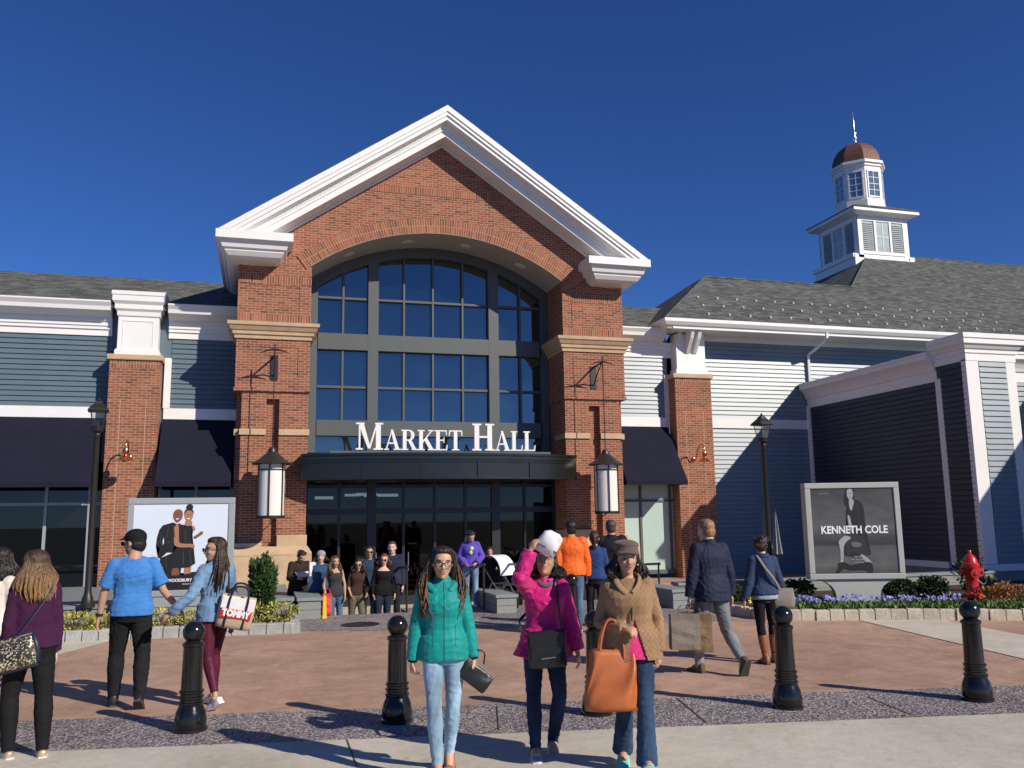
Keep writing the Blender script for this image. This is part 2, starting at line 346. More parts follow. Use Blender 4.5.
# ================================================================== ENTRANCE PAVILION
XC = 4.63
ent = thing('entrance_pavilion', 'tall brick entrance pavilion with a white gable and big arched window over the doors', 'building', (XC, 24, 0))
def E_(mb, name, m, parent=None, **k):
    o = mb.build(name, m, None, **k); o.parent = parent or ent
    loc = Vector((XC, 24, 0))
    if parent is None: o.data.transform(Matrix.Translation(-loc))
    else: o.data.transform(Matrix.Translation(-loc)) # parents sit at the pavilion origin
    return o
SL = .683; ZA = 13.2
zr = lambda x: ZA-SL*abs(x-XC)
AR = 6.0; AZ = 3.77; GY = 24.5; kf = GY/24.2; kz = lambda z: 1.85+(z-1.85)*kf; ax0, ax1 = 1.09, 8.17
az_ = lambda x, R=AR: AZ+math.sqrt(max(0, R*R-(x-XC)**2))
# front wall above the piers
wl = MB(); xs = sorted(set([-.78, ax0, XC, ax1, 10.04]+[ax0+(ax1-ax0)*i/48 for i in range(49)]+[-.78+i*.2 for i in range(9)]+[8.3+.2*i for i in range(9)]))
for a, b in zip(xs[:-1], xs[1:]):
    lo = (lambda x: az_(x)) if a >= ax0-1e-6 and b <= ax1+1e-6 else (lambda x: 8.6)
    za, zb = lo(a), lo(b)
    wl.quad((a, 23, za), (b, 23, zb), (b, 23, zr(b)-.6), (a, 23, zr(a)-.6))
fw = E_(wl, 'gable_wall', M['brick'])
# arch ring, two rows of soldier bricks
ag = MB(); th = math.asin((XC-ax0)/AR); n = 72; vs = []
for i in range(n+1):
    t = -th-.03+(2*th+.06)*i/n
    for R in (AR-.01, AR+.20, AR+.42): vs.append((XC+R*math.sin(t), 22.975, AZ+R*math.cos(t)))
ag.add(vs, [(3*i+j, 3*i+3+j, 3*i+4+j, 3*i+1+j) for i in range(n) for j in (0, 1)])
def arcuv(co, nn):
    x = co.x-XC if abs(co.x) > -1 else 0; z = co.z-AZ; R = math.hypot(x, z); return (R-AR, math.atan2(x, z)*AR)
E_(ag, 'brick_arch', M['soldier'], uvmode=arcuv)
# soldier course in the gable and above/below pier panels
def soldier(x0, x1, z, y=22.985, parent=None, h=.205):
    mb = MB().box(x0, x1, y, y+.02, z, z+h)
    return E_(mb, 'soldier_course', M['soldier'], uvmode=lambda co, n_: (co.z-z+.0005, co.x))
soldier(XC-2.05, XC+2.05, 10.86)
# soffit of the arch + recessed lights
sf = MB(); rings = []
for i in range(n+1):
    t = -th+2*th*i/n; R = AR-.015
    rings.append([(XC+R*math.sin(t), 22.99, AZ+R*math.cos(t)), (XC+R*math.sin(t), 24.55, AZ+R*math.cos(t)), (XC+(R+.1)*math.sin(t), 24.55, AZ+(R+.1)*math.cos(t)), (XC+(R+.1)*math.sin(t), 23.02, AZ+(R+.1)*math.cos(t))])
sf.loft(rings); E_(sf, 'arch_soffit', M['soffit'], autos=30)
for x in (XC-2.5, XC-.85, XC+.85, XC+2.5):
    t = math.asin((x-XC)/AR); c = Vector((x, 23.7, AZ+(AR-.02)*math.cos(t)))
    mb = MB().lathe([(.001, -.01), (.15, -.01), (.17, 0), (.17, .01), (.001, .01)], seg=20); mb.xf(Matrix.Translation(c) @ Matrix.Rotation(t, 4, 'Y'))
    E_(mb, 'recessed_light', mat('light_lens', (.75, .72, .62), .3), autos=30)
# piers
def pier(sx):
    X = (lambda x: x) if sx > 0 else (lambda x: 2*XC-x)
    def bx(mb, x0, x1, y0, y1, z0, z1):
        a, b = sorted((X(x0), X(x1))); return mb.box(a, b, y0, y1, z0, z1)
    p = MB()
    bx(p, -.78, 1.09, 23, 24.7, 5.25, 8.6)
    bx(p, -.81, 1.105, 22.97, 24.4, 5.17, 5.27)
    # lower shaft: two pilasters and a recessed slot
    bx(p, -.72, 1.07, 23.2, 24.7, -.45, 5.17)
    bx(p, -.60, .02, 23.03, 23.2, 1.2, 5.17); bx(p, .34, 1.07, 23.03, 23.2, 1.2, 5.17); bx(p, .02, .34, 23.03, 23.2, 4.98, 5.17)
    bx(p, -.60, 1.07, 23.03, 23.2, -.45, 1.2)
    o = E_(p, 'brick_pier', M['brick'], bevel=.006)
    # raised panel lines
    for (a, b, z0, z1) in ((-.45, .78, 7.35, 8.0), (-.45, .78, 5.6, 6.35)):
        q = MB(); bx(q, a-.04, b+.04, 22.986, 23.0, z1, z1+.05); bx(q, b, b+.025, 22.986, 23.0, z0, z1)
        E_(q, 'brick_panel', M['brick'])
    a, b = sorted((X(-.75), X(1.09))); soldier(a, b, 8.05); soldier(a, b, 7.02)
    # stone cornice
    pr = [(0, 6.55), (.04, 6.55), (.05, 6.64), (.09, 6.66), (.10, 6.74), (.13, 6.76), (.19, 6.86), (.22, 6.88), (.23, 6.97), (.0, 7.0)]
    xa, xb = sorted((X(-.78), X(1.09)))
    E_(MB().sweep([(xa, 24.4), (xa, 23), (xb, 23), (xb, 24.4)], pr), 'stone_cornice', M['stone'])
    bb = MB(); bx(bb, -.64, .02, 22.98, 23.1, 4.04, 4.20); bx(bb, .34, 1.11, 22.98, 23.1, 4.04, 4.20); bx(bb, -.77, -.66, 23.12, 23.3, 4.04, 4.20); bx(bb, 1.072, 1.11, 23.1, 23.9, 4.04, 4.20)
    E_(bb, 'stone_band', M['stone'], bevel=.01)
    pl = MB(); bx(pl, -.95, 1.22, 22.72, 24.3, -.44, 1.0)
    x0, x1 = sorted((X(-.95), X(1.22))); u0, u1 = sorted((X(-.78), X(1.12)))
    pl.loft([[(x0, 22.72, 1.001), (x1, 22.72, 1.001), (x1, 24.3, 1.001), (x0, 24.3, 1.001)], [(x0, 22.72, 1.06), (x1, 22.72, 1.06), (x1, 24.3, 1.06), (x0, 24.3, 1.06)], [(u0, 22.94, 1.22), (u1, 22.94, 1.22), (u1, 24.3, 1.22), (u0, 24.3, 1.22)]])
    bx(pl, .36, 1.10, 22.93, 24.3, 1.2, 1.5); bx(pl, -.70, .0, 22.93, 24.3, 1.2, 1.32)
    E_(pl, 'stone_plinth', M['stone'], bevel=.012)
pier(1); pier(-1)
# rake cornice
prof = [(0, .02), (.9, 0), (.9, -.17), (.87, -.178), (.87, -.28), (.83, -.288), (.83, -.40), (.64, -.44), (.60, -.53), (.60, -.58), (.56, -.585), (.56, -.77), (0, -.80)]
ZRET = 9.17
for s in (-1, 1):
    end = []; ap = []
    for o, d in prof:
        xd = (ZA+d-ZRET)/SL; end.append((XC+s*xd, 23-o, ZRET)); ap.append((XC, 23-o, ZA+d))
    E_(MB().loft([end, ap]), 'raking_cornice', M['white'])
    e2 = []; a2 = []
    for o, d in ((.0, -.80), (.05, -.805), (.05, -.87), (0, -.87)):
        xd = (ZA+d-9.3)/SL; e2.append((XC+s*xd, 22.998-o, 9.3)); a2.append((XC, 22.998-o, ZA+d))
    E_(MB().loft([e2, a2]), 'frieze_board', M['white'])
    # roof plane
    rf = MB(); t = .02
    rf.loft([[(XC, 22.11, ZA+.005), (XC, 22.11, ZA+.005+t), (XC+s*5.93, 22.11, zr(XC+5.93)+.005+t), (XC+s*5.93, 22.11, zr(XC+5.93)+.005)],
             [(XC, 38, ZA+.005), (XC, 38, ZA+.005+t), (XC+s*5.93, 38, zr(XC+5.93)+.005+t), (XC+s*5.93, 38, zr(XC+5.93)+.005)]])
    E_(rf, 'roof', M['shingle'])
    # returns + side eaves
    pr = [(0, 8.5), (.50, 8.52), (.60, 8.58), (.68, 8.69), (.68, 8.735), (.74, 8.76), (.80, 8.93), (.90, 8.95), (.90, 9.165), (0, 9.24)]
    if s < 0: path = [(-.43, 36), (-.43, 23), (-.33, 23), (-.33, 23.4)]
    else: path = [(2*XC+.33, 23.4), (2*XC+.33, 23), (2*XC+.43, 23), (2*XC+.43, 36)]
    E_(MB().sweep(path, pr), 'eave_return', M['white'])
sw = MB(); sw.box(-.77, -.70, 24.5, 37, 4, 8.9); sw.box(9.96, 10.03, 24.5, 37, 4, 8.9); sw.box(-.7, 9.96, 36.8, 37, 4, 9)
sw.add([(-.7, 36.9, 9), (9.96, 36.9, 9), (XC, 36.9, 13)], [(0, 1, 2)])
E_(sw, 'side_wall', M['brick'])
# window wall
ww = MB(); Y0, Y1 = 24.34, 24.52
zt = lambda x: az_(x, AR-.30)
def vbar(x0, x1, z0, z1=None, y0=Y0):
    if z1 is None:
        ww.loft([[(x0, y0, z0), (x1, y0, z0), (x1, Y1, z0), (x0, Y1, z0)], [(x0, y0, zt(x0)+.05), (x1, y0, zt(x1)+.05), (x1, Y1, zt(x1)+.05), (x0, Y1, zt(x0)+.05)]])
    else: ww.box(x0, x1, y0, Y1, z0, z1)
vbar(1.09, 1.34, 2.7, 8.6); vbar(7.95, 8.17, 2.7, 8.6); vbar(2.75, 3.05, 2.7); vbar(6.31, 6.62, 2.7)
for z0, z1 in ((6.61, 7.08), (4.17, 4.61)): ww.box(1.36, 7.9, Y0+.004, Y1, z0, z1)
for x in (2.05, 3.79, 4.64, 5.53, 7.30):
    if True: vbar(x-.03, x+.03, 7.082, y0=Y0+.05); ww.box(x-.03, x+.03, Y0+.05, Y1, 4.612, 6.608)
for z in (8.12, 5.55): ww.box(1.35, 7.91, Y0+.06, Y1, z-.035, z+.035)
ww.box(1.35, 7.91, Y0+.05, Y1, 3.52, 3.62)
rr = []
for i in range(n+1):
    t = -th+2*th*i/n; rr.append([(XC+R*math.sin(t), y, AZ+R*math.cos(t)) for R, y in ((AR-.30, Y0-.01), (AR+.02, Y0-.01), (AR+.02, Y1), (AR-.30, Y1))])
ww.loft(rr); wf = E_(ww, 'window_frame', M['frame'], bevel=.008)
gl = MB()
for a, b in zip(xs[:-1], xs[1:]):
    if a >= ax0-1e-6 and b <= ax1+1e-6: gl.quad((a, 24.5, 3.4), (b, 24.5, 3.4), (b, 24.5, az_(b, AR-.1)), (a, 24.5, az_(a, AR-.1)))
g = gl.build('pane', M['glass']); g.data.transform(Matrix.Translation((-XC, -24, 0))); g.parent = wf
# lower storefront under the canopy
lf = MB(); dz = -.45
for i in range(9):
    x = 1.12+(8.14-1.12)*i/8; lf.box(x-.035, x+.035, 24.05, 24.2, dz, 3.5)
for x in (2.87, 6.39): lf.box(x-.12, x+.12, 24.03, 24.22, dz, 3.5)
lf.box(1.1, 8.16, 24.04, 24.19, 2.0, 2.16); lf.box(1.1, 8.16, 24.04, 24.19, 2.72, 2.80); lf.box(1.1, 8.16, 24.06, 24.18, dz, dz+.25)
sf_ = E_(lf, 'entrance_frame', M['framedark'])
dg_ = MB().box(1.1, 8.16, 24.11, 24.13, dz, 3.5).build('pane', M['clearg']); dg_.data.transform(Matrix.Translation((-XC, -24, 0))); dg_.parent = sf_
for i in (2, 3, 4, 5):
    x = 1.12+(8.14-1.12)*(i)/8; mb = MB().tube([(x+.12, 24.0, .45), (x+.12, 23.96, .47), (x+.12, 23.96, .95), (x+.12, 24.0, .97)], .014, 8)
    E_(mb, 'door_handle', M['steel'], autos=40)
rm = MB(); rm.box(.4, 9, 33.9, 34, -.45, 3.6); rm.box(.4, .5, 24.3, 34, -.45, 3.6); rm.box(8.9, 9, 24.3, 34, -.45, 3.6); rm.box(.4, 9, 24.3, 34, 3.6, 3.7); rm.box(.4, 9, 24.3, 34, -.6, -.45)
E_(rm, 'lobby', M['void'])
lt = bpy.data.materials.new('shop_lamp'); lt.use_nodes = True; q = lt.node_tree.nodes['Principled BSDF']; q.inputs['Emission Color'].default_value = (.85, .92, 1, 1); q.inputs['Emission Strength'].default_value = 1.0
R_ = random.Random(5)
lm = MB()
for y in (28.5, 32.5):
    for x in (1.6, 2.9, 3.6): q_ = 2.35+R_.uniform(-.2, .4); lm.box(x, x+R_.uniform(.2, .7), y, y+.12, q_, q_+.09)
E_(lm, 'ceiling_lamp', lt)
# canopy (bowed metal fascia)
cn = MB(); rings = []; m_ = 40
def bow(x): t = (x-XC)/3.75; return 22.55-.72*max(0, 1-t*t)
cx0, cx1 = .90, 8.30
fr = [(bow(cx0+(cx1-cx0)*i/m_), cx0+(cx1-cx0)*i/m_) for i in range(m_+1)]
pf = [(-.02, 2.86), (0, 2.86), (0, 2.90), (.03, 2.905), (.03, 3.30), (0, 3.305), (0, 3.36), (-.03, 3.365), (-.03, 3.46), (-.06, 3.47), (-.06, 3.53)]
E_(MB().loft([[(x, y+o, z) for o, z in pf]+[(x, 24.0, 3.53), (x, 24.0, 2.86)] for y, x in fr]), 'canopy', M['canopy'], autos=28)
for i in (8, 16, 24, 32):
    y, x = fr[i]; E_(MB().box(x-.004, x+.004, y-.002, y+.1, 2.9, 3.36), 'canopy_seam', M['framedark'])
E_(MB().box(1.6, 7.5, 22.35, 22.47, 3.532, 3.60), 'sign_rail', M['frame'])
# ---- lettering
def glyphs():
    T, t, s = .21, .075, .06    # thick, thin, serif height
    def serif(x0, x1, z, up): return [(x0, z), (x1, z), (x1, z+s), (x0, z+s)]
    def stem(x, w, z0=0, z1=1): return [(x, z0), (x+w, z0), (x+w, z1), (x, z1)]
    g = {}
    g['M'] = ([stem(.12, t, s, 1-s), stem(.86, T, s, 1-s), [(.12, 1-s), (.34, 1-s), (.64, .05), (.52, .05)], [(.55, .05), (.62, .05), (.93, 1-s), (.86, 1-s)],
               serif(0, .30, 0, 1), serif(.0, .36, 1-s, 1), serif(.76, 1.17, 0, 1), serif(.82, 1.17, 1-s, 1)], 1.2)
    g['A'] = ([[(.10, s), (.17, s), (.47, 1), (.42, 1)], [(.37, 1), (.50, 1), (.86, s), (.64, s)], [(.24, .30), (.66, .30), (.64, .37), (.26, .37)], serif(0, .28, 0, 1), serif(.55, .95, 0, 1)], .95)
    arc = []
    def bowl(cx, cz, rx, rz, wx, wz, a0=-90, a1=90):
        ps = []; k = 10
        for i in range(k):
            p0, p1 = rad(a0+(a1-a0)*i/k), rad(a0+(a1-a0)*(i+1)/k)
            ps.append([(cx+rx*math.cos(p0), cz+rz*math.sin(p0)), (cx+rx*math.cos(p1), cz+rz*math.sin(p1)), (cx+(rx-wx)*math.cos(p1), cz+(rz-wz)*math.sin(p1)), (cx+(rx-wx)*math.cos(p0), cz+(rz-wz)*math.sin(p0))])
        return ps
    g['R'] = ([stem(.10, T, s, 1-s), serif(0, .41, 0, 1), serif(0, .45, 1-s, 1), stem(.31, .14, .46, .46+s)]+bowl(.44, .73, .33, .27, .19, s)+[[(.40, .47), (.58, .50), (.86, s), (.64, s)], serif(.60, .95, 0, 1)], .93)
    g['K'] = ([stem(.10, T, s, 1-s), serif(0, .41, 0, 1), serif(0, .41, 1-s, 1), [(.31, .36), (.31, .47), (.76, 1-s), (.84, 1-s)], [(.40, .50), (.54, .62), (.92, s), (.68, s)], serif(.60, .99, 0, 1), serif(.62, .93, 1-s, 1)], .97)
    g['E'] = ([stem(.10, T, s, 1-s), serif(0, .75, 0, 1), serif(0, .72, 1-s, 1), stem(.31, .24, .47, .53), [(.69, s), (.75, s), (.78, .27), (.72, .27)], [(.66, 1-s), (.72, 1-s), (.73, .76), (.68, .76)], stem(.53, .05, .37, .63)], .82)
    g['T'] = ([stem(.30, T, s, 1-s), serif(.18, .63, 0, 1), serif(.02, .80, 1-s, 1), [(.0, .72), (.05, .72), (.09, 1-s), (.02, 1-s)], [(.77, .72), (.82, .72), (.80, 1-s), (.73, 1-s)]], .82)
    g['H'] = ([stem(.10, T, s, 1-s), stem(.68, T, s, 1-s), serif(0, .41, 0, 1), serif(0, .41, 1-s, 1), serif(.58, .99, 0, 1), serif(.58, .99, 1-s, 1), stem(.31, .37, .47, .54)], 1.0)
    g['L'] = ([stem(.10, T, s, 1-s), serif(0, .72, 0, 1), serif(0, .41, 1-s, 1), [(.66, s), (.72, s), (.75, .29), (.69, .29)]], .77)
    return g
GL = glyphs()
sg = thing('sign_lettering', 'white raised serif letters reading MARKET HALL on top of the curved canopy', 'sign', (2.25, 22.36, 3.62))
word = [('M', .70), ('A', .53), ('R', .53), ('K', .53), ('E', .53), ('T', .53), (' ', .3), ('H', .72), ('A', .53), ('L', .53), ('L', .53)]
tot = sum((GL[c][1]*h+.015 if c != ' ' else h) for c, h in word); kx = (7.10-2.25)/tot; x = 0
for c, h in word:
    if c == ' ': x += h*kx; continue
    mb = MB(); polys, wd = GL[c]
    for i, p in enumerate(polys):
        y = -.001*i
        a = [((px*h)*kx, y, pz*h) for px, pz in p]; b = [((px*h)*kx, .09, pz*h) for px, pz in p]; mb.loft([a, b])
    o = mb.build('letter', M['white'], sg); o.location = (x, 0, .01); x += (wd*h+.015)*kx
# ================================================================== SHOP WINGS
def siding(mb, x0, x1, z0, z1, y, side=None, mi=0, ex=.14):
    """lap boards on a wall facing -Y (side None) or facing -X (side: x plane, x0..x1 are Y)"""
    n = int(round((z1-z0)/ex)); e = (z1-z0)/n
    for i in range(n):
        a, b = z0+i*e, z0+(i+1)*e
        pr = [(0, a), (.036, a), (.032, a+.004), (.004, b-.0005), (0, b-.0005)]
        if side is None: mb.loft([[(x0, y-o, z) for o, z in pr], [(x1, y-o, z) for o, z in pr]], mi)
        else: mb.loft([[(side-o, x0, z) for o, z in pr], [(side-o, x1, z) for o, z in pr]], mi)
    return mb
ENT = [(0, 6.74), (.05, 6.74), (.05, 6.90), (.09, 6.91), (.09, 6.99), (.12, 7.0), (.12, 7.10), (.16, 7.12), (.18, 7.20), (0, 7.20)]
GUT = [(0, 7.20), (.10, 7.205), (.30, 7.33), (.38, 7.34), (.40, 7.44), (.47, 7.54), (.47, 7.58), (0, 7.60)]
def P(mb, name, m, par, **k):
    o = mb.build(name, m, None, **k); o.data.transform(Matrix.Translation(-par.location)); o.parent = par; return o
def storefront(par, x0, x1, y, xsm, zt_=3.2, glass=None, fm=None, z0=.0, back=None, trans=2.36):
    f = MB(); fm = fm or M['frameL']
    for x in xsm: f.box(x-.035, x+.035, y-.08, y, z0, zt_)
    f.box(x0, x1, y-.075, y-.002, trans-.035, trans+.035); f.box(x0, x1, y-.09, y+.01, z0, z0+.12)
    fo = P(f, 'shop_window', fm, par)
    g = MB().box(x0, x1, y-.035, y-.025, z0, zt_+.2).build('pane', glass or M['dglass']); g.data.transform(Matrix.Translation(-par.location)); g.parent = fo
def awning(par, x0, x1, yw=24.34, y1=23.15, zt=4.55, zb=2.74):
    a = MB(); s = [(yw, zt), (y1, zb+.12), (y1-.005, zb), (y1+.02, zb), (y1+.02, zb+.10), (yw, zt-.06)]
    a.loft([[(x0, y, z) for y, z in s], [(x1, y, z) for y, z in s]])
    for x in (x0, x1): # triangular cheek
        a.add([(x, yw, zt), (x, y1, zb+.12), (x, y1, zb), (x, yw, zb)], [(0, 1, 2, 3)])
    P(a, 'awning', M['awning'], par)
def pillar(par, x0, x1, corb):
    P(MB().box(x0, x1, 23.9, 24.38, 0, 6.04), 'brick_pillar', M['brick'], par, bevel=.006)
    q = MB(); q.box(x0+.30, x0+.315, 23.893, 23.9, .8, 5.02); q.box(x1-.315, x1-.30, 23.893, 23.9, .8, 5.02)
    P(q, 'pillar_groove', M['stone'], par)
    P(MB().box(x0+.002, x1-.002, 23.892, 23.9, 5.83, 6.03), 'soldier_course', M['soldier'], par, uvmode=lambda co, n_: (co.z+.01, co.x))
    P(MB().sweep([(x0, 24.38), (x0, 23.9), (x1, 23.9), (x1, 24.38)], [(-.3, 6.04), (.05, 6.04), (.06, 6.06), (.06, 6.16), (.05, 6.18), (-.3, 6.18)]), 'stone_cap', M['stone'], par)
    p0, p1 = x0+.14, x1-.10; w_ = MB()
    w_.box(p0, p1, 23.98, 24.38, 6.18, 7.45)
    w_.sweep([(p0, 24.38), (p0, 23.98), (p1, 23.98), (p1, 24.38)], [(0, 6.182), (.05, 6.182), (.05, 6.30), (.02, 6.34), (0, 6.34)])
    if not corb:
        w_.sweep([(p0, 24.9), (p0, 23.98), (p1, 23.98), (p1, 24.9)], [(0, 7.22), (.03, 7.22), (.04, 7.34), (.09, 7.40), (.09, 7.52), (.15, 7.60), (.15, 7.74), (.17, 7.76), (.17, 7.86), (-.3, 7.88)])
        w_.sweep([(p0+.12, 23.98), (p1-.12, 23.98)], [(0, 7.08), (.015, 7.08), (.015, 7.11), (0, 7.11)])
        w_.box(p0+.12, p0+.14, 23.968, 23.98, 6.42, 7.08); w_.box(p1-.14, p1-.12, 23.968, 23.98, 6.42, 7.08)
    else:
        for i in range(4):
            x = p0+.07+i*(p1-p0-.14-.12)/3
            w_.loft([[(x, 23.5, 7.5), (x+.12, 23.5, 7.5), (x+.12, 23.98, 7.5), (x, 23.98, 7.5)], [(x, 23.62, 7.25), (x+.12, 23.62, 7.25), (x+.12, 23.98, 7.25), (x, 23.98, 7.25)], [(x, 23.93, 6.85), (x+.12, 23.93, 6.85), (x+.12, 23.98, 6.82), (x, 23.98, 6.82)]] if i in (1, 2) else
                    [[(x, 23.9, 7.5), (x+.12, 23.9, 7.5), (x+.12, 23.98, 7.5), (x, 23.98, 7.5)], [(x, 23.94, 7.3), (x+.12, 23.94, 7.3), (x+.12, 23.98, 7.3), (x, 23.98, 7.3)]])
    P(w_, 'white_pier', M['white'], par, bevel=.006)
# ---- left wing
lw = thing('shop_wing', 'slate blue clapboard shop wing with navy awnings left of the brick pavilion', 'building', (-6, 24.4, 0))
s_ = MB(); siding(s_, -40, -3.9, 4.85, 6.75, 24.4); siding(s_, -2.45, -.76, 4.85, 6.75, 24.4); P(s_, 'siding', M['sidingL'], lw)
wb = MB().box(-40, -.76, 24.4, 24.6, 3.1, 7.5).box(-40, -.8, 24.4, 24.5, 0, .12); P(wb, 'wall', M['sidingL'], lw)
tr = MB().box(-40, -3.9, 24.34, 24.4, 4.56, 4.85).box(-2.6, -.76, 24.34, 24.4, 4.56, 4.85).box(-2.62, -2.45, 24.33, 24.4, 4.852, 6.2)
P(tr, 'trim_board', M['white'], lw, bevel=.005)
P(MB().sweep([(-40, 24.4), (-3.95, 24.4)], ENT).sweep([(-2.55, 24.4), (-.76, 24.4)], ENT), 'frieze', M['white'], lw)
P(MB().sweep([(-40, 24.3), (-3.95, 24.3)], GUT).sweep([(-2.55, 24.3), (-.76, 24.3)], GUT), 'gutter', M['white'], lw)
rfm = MB(); rfm.loft([[(-40, 23.95, 7.52), (-40, 28.4, 9.42), (-40, 28.4, 9.30), (-40, 23.95, 7.40)], [(-.78, 23.95, 7.52), (-.78, 28.4, 9.42), (-.78, 28.4, 9.30), (-.78, 23.95, 7.40)]])
rfm.loft([[(-40, 28.4, 9.42), (-40, 33, 7.4), (-40, 28.4, 9.3)], [(-.78, 28.4, 9.42), (-.78, 33, 7.4), (-.78, 28.4, 9.3)]])
P(rfm, 'roof', M['shingle'], lw)
pillar(lw, -3.9, -2.67, False)
awning(lw, -12, -4.05); awning(lw, -2.6, -.8)
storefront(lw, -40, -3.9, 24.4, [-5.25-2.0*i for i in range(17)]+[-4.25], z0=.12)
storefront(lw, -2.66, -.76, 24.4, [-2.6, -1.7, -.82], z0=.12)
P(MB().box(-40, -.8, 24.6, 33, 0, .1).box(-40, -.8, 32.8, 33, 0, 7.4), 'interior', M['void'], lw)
# ---- right wing
rw = thing('shop_wing', 'blue grey clapboard shop wing with hipped shingle roof and white cupola, right of the pavilion', 'building', (16, 24.4, 0))
s_ = MB(); siding(s_, 10.02, 11.98, 4.85, 6.75, 24.4); siding(s_, 13.33, 17.0, 4.85, 7.36, 24.4); siding(s_, 13.33, 17.0, .45, 4.55, 24.4); siding(s_, 17.0, 40, 5.0, 7.36, 24.4)
P(s_, 'siding', M['sidingR'], rw)
P(MB().box(10.02, 12.1, 24.4, 24.6, 3.1, 7.5).box(13.2, 40, 24.4, 24.6, 0, 7.5), 'wall', M['sidingR'], rw)
P(MB().box(10.02, 12.1, 24.34, 24.4, 4.56, 4.85).box(13.33, 17.05, 24.34, 24.4, 4.552, 4.848).box(11.96, 12.12, 24.33, 24.4, 4.852, 6.2), 'trim_board', M['white'], rw, bevel=.005)
P(MB().sweep([(10.02, 24.4), (12.3, 24.4)], ENT), 'frieze', M['white'], rw)
P(MB().sweep([(10.02, 24.3), (11.9, 24.3)], GUT), 'gutter', M['white'], rw)
P(MB().box(11.9, 40, 23.45, 24.42, 7.50, 7.56).box(13.2, 40, 24.35, 24.40, 7.34, 7.5), 'soffit', M['white'], rw)
P(MB().sweep([(11.75, 34), (11.75, 23.5), (60, 23.5)], [(-.06, 7.52), (.0, 7.50), (.04, 7.56), (.10, 7.60), (.17, 7.70), (.17, 7.80), (-.1, 7.80)]), 'eave_gutter', M['white'], rw)
pillar(rw, 12.10, 13.33, True)
awning(rw, 10.06, 12.0); storefront(rw, 10.02, 12.1, 24.4, [10.15, 11.0, 11.98], z0=.12, fm=M['frame'], glass=M['mint'], trans=2.3)
rz_ = lambda y: 7.80+.58*(y-23.35)
R1 = MB()
A = (11.6, 23.35, rz_(23.35)); B = (60, 23.35, rz_(23.35)); Cc = (60, 35, rz_(35)); D = (28.6, 35, rz_(35)); Ee = (22.3, 28.4, rz_(28.4)); F = (15.8, 28.4, rz_(28.4))
lo = lambda p: (p[0], p[1], p[2]-.02)
R1.add([A, B, Cc, D, Ee, F], [(0, 1, 2, 3, 4, 5)])
G1 = (11.6, 34, rz_(23.35)); R1.add([A, F, (15.8, 29.5, rz_(28.4)), G1], [(0, 1, 2, 3)])
R1.add([F, Ee, (22.3, 34, rz_(23.35)), (15.8, 34, rz_(23.35))], [(0, 1, 2, 3)])
R1.add([Ee, D, (28.6, 36, rz_(35)), (22.3, 42, rz_(28.4))], [(0, 1, 2, 3)])
R1.add([D, Cc, (60, 46, rz_(24)), (28.6, 46, rz_(24))], [(0, 1, 2, 3)])
P(R1, 'roof', M['shingle'], rw)
rg = MB(); rg.tube([F, Ee], .05, 8).tube([(28.6, 35, rz_(35)), Cc], .05, 8).tube([A, F], .035, 8).tube([Ee, D], .035, 8)
P(rg, 'ridge_cap', M['shingle'], rw)
# low roof strip beside the pavilion
P(MB().loft([[(10.03, 23.95, 7.52), (10.03, 28.4, 9.42), (10.03, 28.4, 9.3), (10.03, 23.95, 7.4)], [(11.8, 23.95, 7.52), (14.5, 28.4, 9.42), (14.5, 28.4, 9.3), (11.8, 23.95, 7.4)]]), 'link_roof', M['shingle'], rw)
sgd = MB().box(-.03, .03, -.035, .035, .0, .05)
me = sgd.mesh('snow_guard', mat('snow_guard', (.75, .75, .72), .3)); me.transform(Matrix.Rotation(math.atan(.58), 4, 'X'))
for r, (yy, off) in enumerate(((25.6, .0), (24.72, -.25), (23.85, -.5))):
    for i in range(17):
        x = 13.95+off*1.2+i*.74+ .0
        o = bpy.data.objects.new('snow_guard', me); C.objects.link(o); o.parent = rw; o.location = Vector((x, yy, rz_(yy)+.005))-rw.location
# downspout
P(MB().tube([(17.35, 23.45, 7.62), (17.35, 23.45, 7.45), (17.28, 23.9, 7.2), (17.2, 24.3, 7.02), (17.2, 24.3, 5.9)], .055, 4), 'downspout', M['white'], rw)
# ---- annex (nearer block on the right)
an = thing('shop_annex', 'clapboard annex, navy side coloured as shade, white corner boards and cornice at the right edge', 'building', (20, 20, 0))
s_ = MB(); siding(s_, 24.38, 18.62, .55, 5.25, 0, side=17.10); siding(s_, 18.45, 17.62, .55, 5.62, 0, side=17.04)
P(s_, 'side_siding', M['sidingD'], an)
s_ = MB(); siding(s_, 17.42, 18.26, .55, 5.62, 17.56); siding(s_, 18.56, 30, .55, 5.3, 18.4); P(s_, 'front_siding', M['sidingR'], an)
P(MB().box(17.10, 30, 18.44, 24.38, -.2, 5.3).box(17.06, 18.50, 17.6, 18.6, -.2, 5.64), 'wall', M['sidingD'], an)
for b_ in ((17.03, 17.12, 18.46, 18.66, .552, 5.3), (17.01, 17.40, 17.54, 17.70, .55, 5.66), (18.26, 18.56, 17.54, 18.5, .55, 5.66), (17.02, 17.14, 24.2, 24.36, .55, 5.3)): P(MB().box(*b_), 'corner_board', M['white'], an, bevel=.005)
ACR = [(0, 5.25), (.03, 5.25), (.03, 5.52), (.07, 5.54), (.10, 5.62), (.16, 5.72), (.24, 5.80), (.30, 5.84), (.30, 5.95), (.33, 5.97), (.33, 6.03), (0, 6.08)]
P(MB().sweep([(17.10, 24.34), (17.10, 18.62)], ACR), 'side_cornice', M['white'], an)
